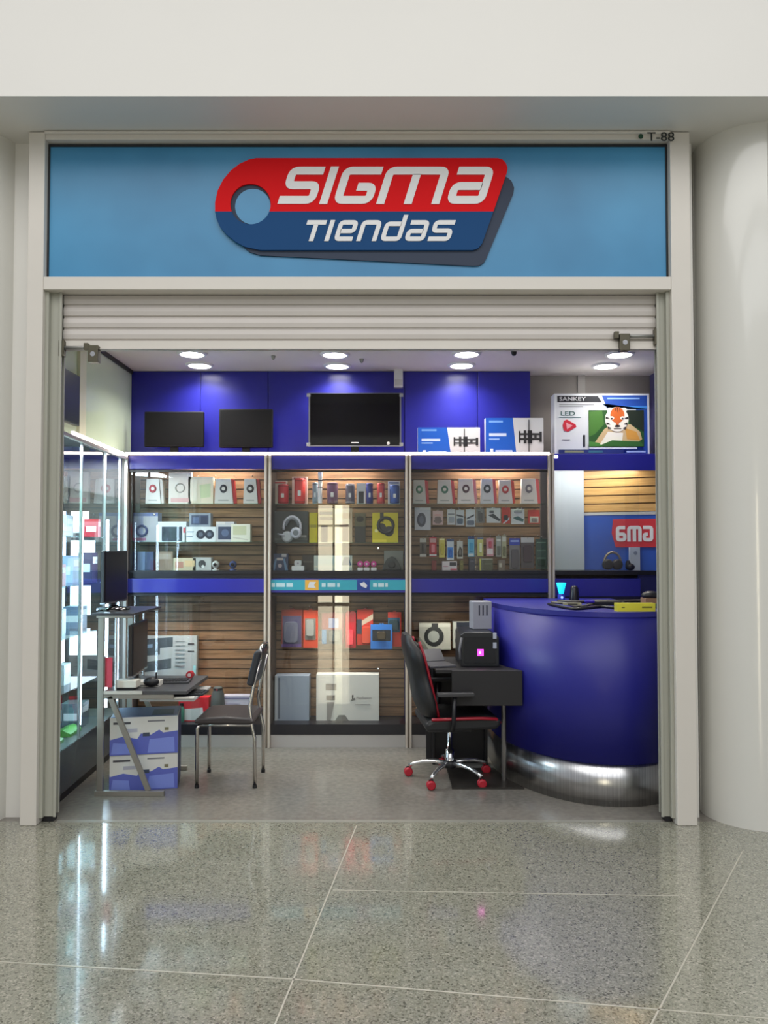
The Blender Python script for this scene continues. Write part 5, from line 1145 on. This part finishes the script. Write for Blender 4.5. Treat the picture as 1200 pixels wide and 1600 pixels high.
p = tb(297, 1063, 5.15); e = empty('red_spool', (p.x, 5.15, wtz), 0, 'small red and white round tin at the right end of the trolley work top', 'tin')
p = tb(297, 1063, 5.15); MB().lathe([(.024, -.02), (.024, .02)], mat((170, 40, 50), .4), (0, 0, .025), 18, 'y').build('tin', e); MB().lathe([(.012, -.023), (.012, -.02)], mat((206, 190, 190), .4), (0, 0, .025), 14, 'y').build('lid_dot', e)
e.location.x = min(e.location.x, -1.235)
# red card hung on the trolley back post
a = at(165, 1030, 4.80); o = MB().box(-.006, .006, -.02, .02, 0, .19, WH).box(.0, .05, -.004, .004, 0, .185, mat((206, 50, 70), .4)).build('red_card', loc=(at(163, 1058, 4.82).x, 4.82, wtz)); tag(o, 'narrow red and white card standing beside the left post of the trolley', 'card')
# cartons under the trolley
def carton(z0, z1, label, lid=False, Y=4.79, sh=0):
    a = at(172, 1178, Y).x+sh; b = at(275, 1178, Y).x+sh; w = b-a; h = z1-z0; x = (a+b)/2
    e = empty('printed_carton', (x, Y+.02, z0), .2, label, 'box', 'white and blue printed cartons under the trolley')
    MB().box(-w/2, w/2, 0, .30, 0, h, mat((206, 206, 200), .5)).build('carton', e, bevel=.003)
    BL = mat((88, 98, 178), .45); BL2 = mat((118, 134, 208), .45)
    m = MB().prism([(-w/2+.001, .002), (w/2-.001, .002), (w/2-.001, h*.6), (w*.28, h*.56), (w*.22, h*.64), (w*.1, h*.52), (-.02, h*.56), (-w*.1, h*.42), (-w*.3, h*.5), (-w/2+.001, h*.42)], -.001, 0, BL)
    m.prism([(-w*.48, .01), (-w*.2, .01), (-w*.22, h*.3), (-w*.45, h*.34)], -.0016, -.001, BL2).prism([(w*.05, .01), (w*.45, .01), (w*.44, h*.44), (w*.08, h*.4)], -.0016, -.001, BL2)
    m.box(-w*.02, w*.08, -.0022, -.0016, h*.48, h*.58, mat((60, 70, 90), .5)).box(-w*.45, -w*.2, -.001, 0, h*.82, h*.88, mat((70, 70, 74), .5)).box(w*.05, w*.3, -.001, 0, h*.86, h*.9, mat((120, 120, 124), .5)).box(-w*.3, -w*.1, -.001, 0, h*.6, h*.7, mat((170, 170, 180), .5)).box(w*.3, w*.36, -.0016, 0, h*.62, h*.7, mat((120, 116, 90), .5))
    m.build('printed_front', e)
    MB().box(-w/2-.001, -w/2, .0, .3, .002, h*.5, BL).build('printed_side', e); MB().box(w/2, w/2+.001, .0, .3, .002, h*.98, mat((50, 56, 100), .5)).build('printed_side', e)
    if lid: MB().box(-w/2+.004, w/2-.004, .0, .296, h, h+.002, mat((70, 86, 120), .35)).box(w*.1, w*.42, .04, .2, h+.002, h+.003, mat((40, 46, 60), .4)).build('printed_lid', e)
carton(0, .221, 'lower of two white and blue printed cartons under the trolley')
carton(.2225, .455, 'upper of two white and blue printed cartons under the trolley', True, Y=4.785)
# small teal bottle beside cartons
p = fl(281, 1190); e = empty('teal_bottle', (at(286, 1130, 5.93).x-.012, 5.93, ZL0+.0005), 0, 'small teal bottle with a black cap in the lower left cabinet beside the red box', 'bottle')
bz = .14
MB().lathe([(.02, 0), (.022, .005), (.022, bz*.7), (.012, bz*.85)], mat((60, 120, 104), .3), n=20).build('body', e); MB().lathe([(.014, bz*.85), (.016, bz*.87), (.014, bz)], BLACK, n=18).build('cap', e)
# ------------------------------------------------------------------ chrome visitor chair
cx0 = at(306, 1180, 4.88).x; cx1 = at(402, 1180, 4.88).x
e = empty('visitor_chair', ((cx0+cx1)/2, 5.02, 0), 0, 'black padded visitor chair with chrome legs facing the trolley', 'chair')
W = (cx1-cx0)/2-.012; zs = zz(1132, 4.88)
CT_ = mat((200, 196, 190), .15, 1)
for s, y in ((-1, -.16), (1, .18)):
    MB().tube([(-W, y, 0), (-W, y, zs-.02), (-W+.015, y, zs+.003)], .0115, CT_, 10).build('leg', e)
    MB().tube([(W, y, 0), (W-.002, y, zs*.8), (W-.02, y, zs), (W-.035, y*.96, zs+.12), (W-.008, y*.92, zs+.26), (W+.028, y*.85, .80)], .0115, CT_, 10).build('rear_leg', e, label='chrome rear leg running up to the backrest')
    MB().tube([(-W+.01, y, zs+.002), (W-.02, y, zs+.002)], .010, CT_, 8).build('seat_rail', e)
    for xq in (-W, W): MB().lathe([(.014, 0), (.014, .02)], BLACK, (xq, y, 0), 12).build('foot_cap', e)
MB().prism([(-W-.012, zs+.015), (W-.01, zs+.012), (W-.0, zs+.03), (W-.03, zs+.048), (0, zs+.058), (-W+.02, zs+.05), (-W-.014, zs+.036)], -.19, .21, mat((52, 46, 46), .45)).build('seat', e, bevel=.010)
MB().prism([(W-.055, .645), (W-.012, .63), (W+.038, .84), (W+.022, .862), (W-.006, .85)], -.18, .19, mat((34, 38, 46), .42)).build('backrest', e, bevel=.014)
MB().tube([(W+.028, -.14, .80), (W+.03, -.12, .872), (W+.03, 0, .885), (W+.03, .12, .872), (W+.028, .15, .80)], .010, CT_, 8).build('top_bow', e)
# ------------------------------------------------------------------ light, world, camera
def area(name, loc, rot, sx, sy, e, col=(1, 1, 1)):
    ld = bpy.data.lights.new(name, 'AREA'); ld.shape = 'RECTANGLE'; ld.size = sx; ld.size_y = sy; ld.energy = e; ld.color = col
    o = bpy.data.objects.new(name, ld); COL.objects.link(o); o.location = loc; o.rotation_euler = rot; return o
area('mall_ceiling_light', (0, .2, 5.9), (0, 0, 0), 9, 4.5, 275, (1, .99, .975))
area('mall_rear_fill', (0, -5, 5.9), (0, 0, 0), 9, 4, 215, (.96, .98, 1))  # unseen area light, added for the mall's ambient
w = bpy.data.worlds.new('World'); SC.world = w; w.use_nodes = True
bg = w.node_tree.nodes['Background']; bg.inputs[0].default_value = (.93, .95, 1, 1); bg.inputs[1].default_value = .42
cd = bpy.data.cameras.new('camera'); cam = bpy.data.objects.new('camera', cd); COL.objects.link(cam); SC.camera = cam
cam.location = (0, 0, EYE); cam.rotation_euler = (PI/2+TH, 0, 0)
cd.sensor_fit = 'VERTICAL'; cd.sensor_height = 32; cd.lens = FP/1600*32; cd.shift_y = (CY-800)/1600; cd.clip_end = 60
SC.view_settings.view_transform = 'Standard'; SC.view_settings.look = 'None'; SC.view_settings.gamma = 1
SC.view_settings.use_curve_mapping = False; SC.view_settings.exposure = 0.06
SC.cycles.max_bounces = 8; SC.cycles.transparent_max_bounces = 24; SC.cycles.use_denoising = True
SC.cycles.sample_clamp_indirect = 6
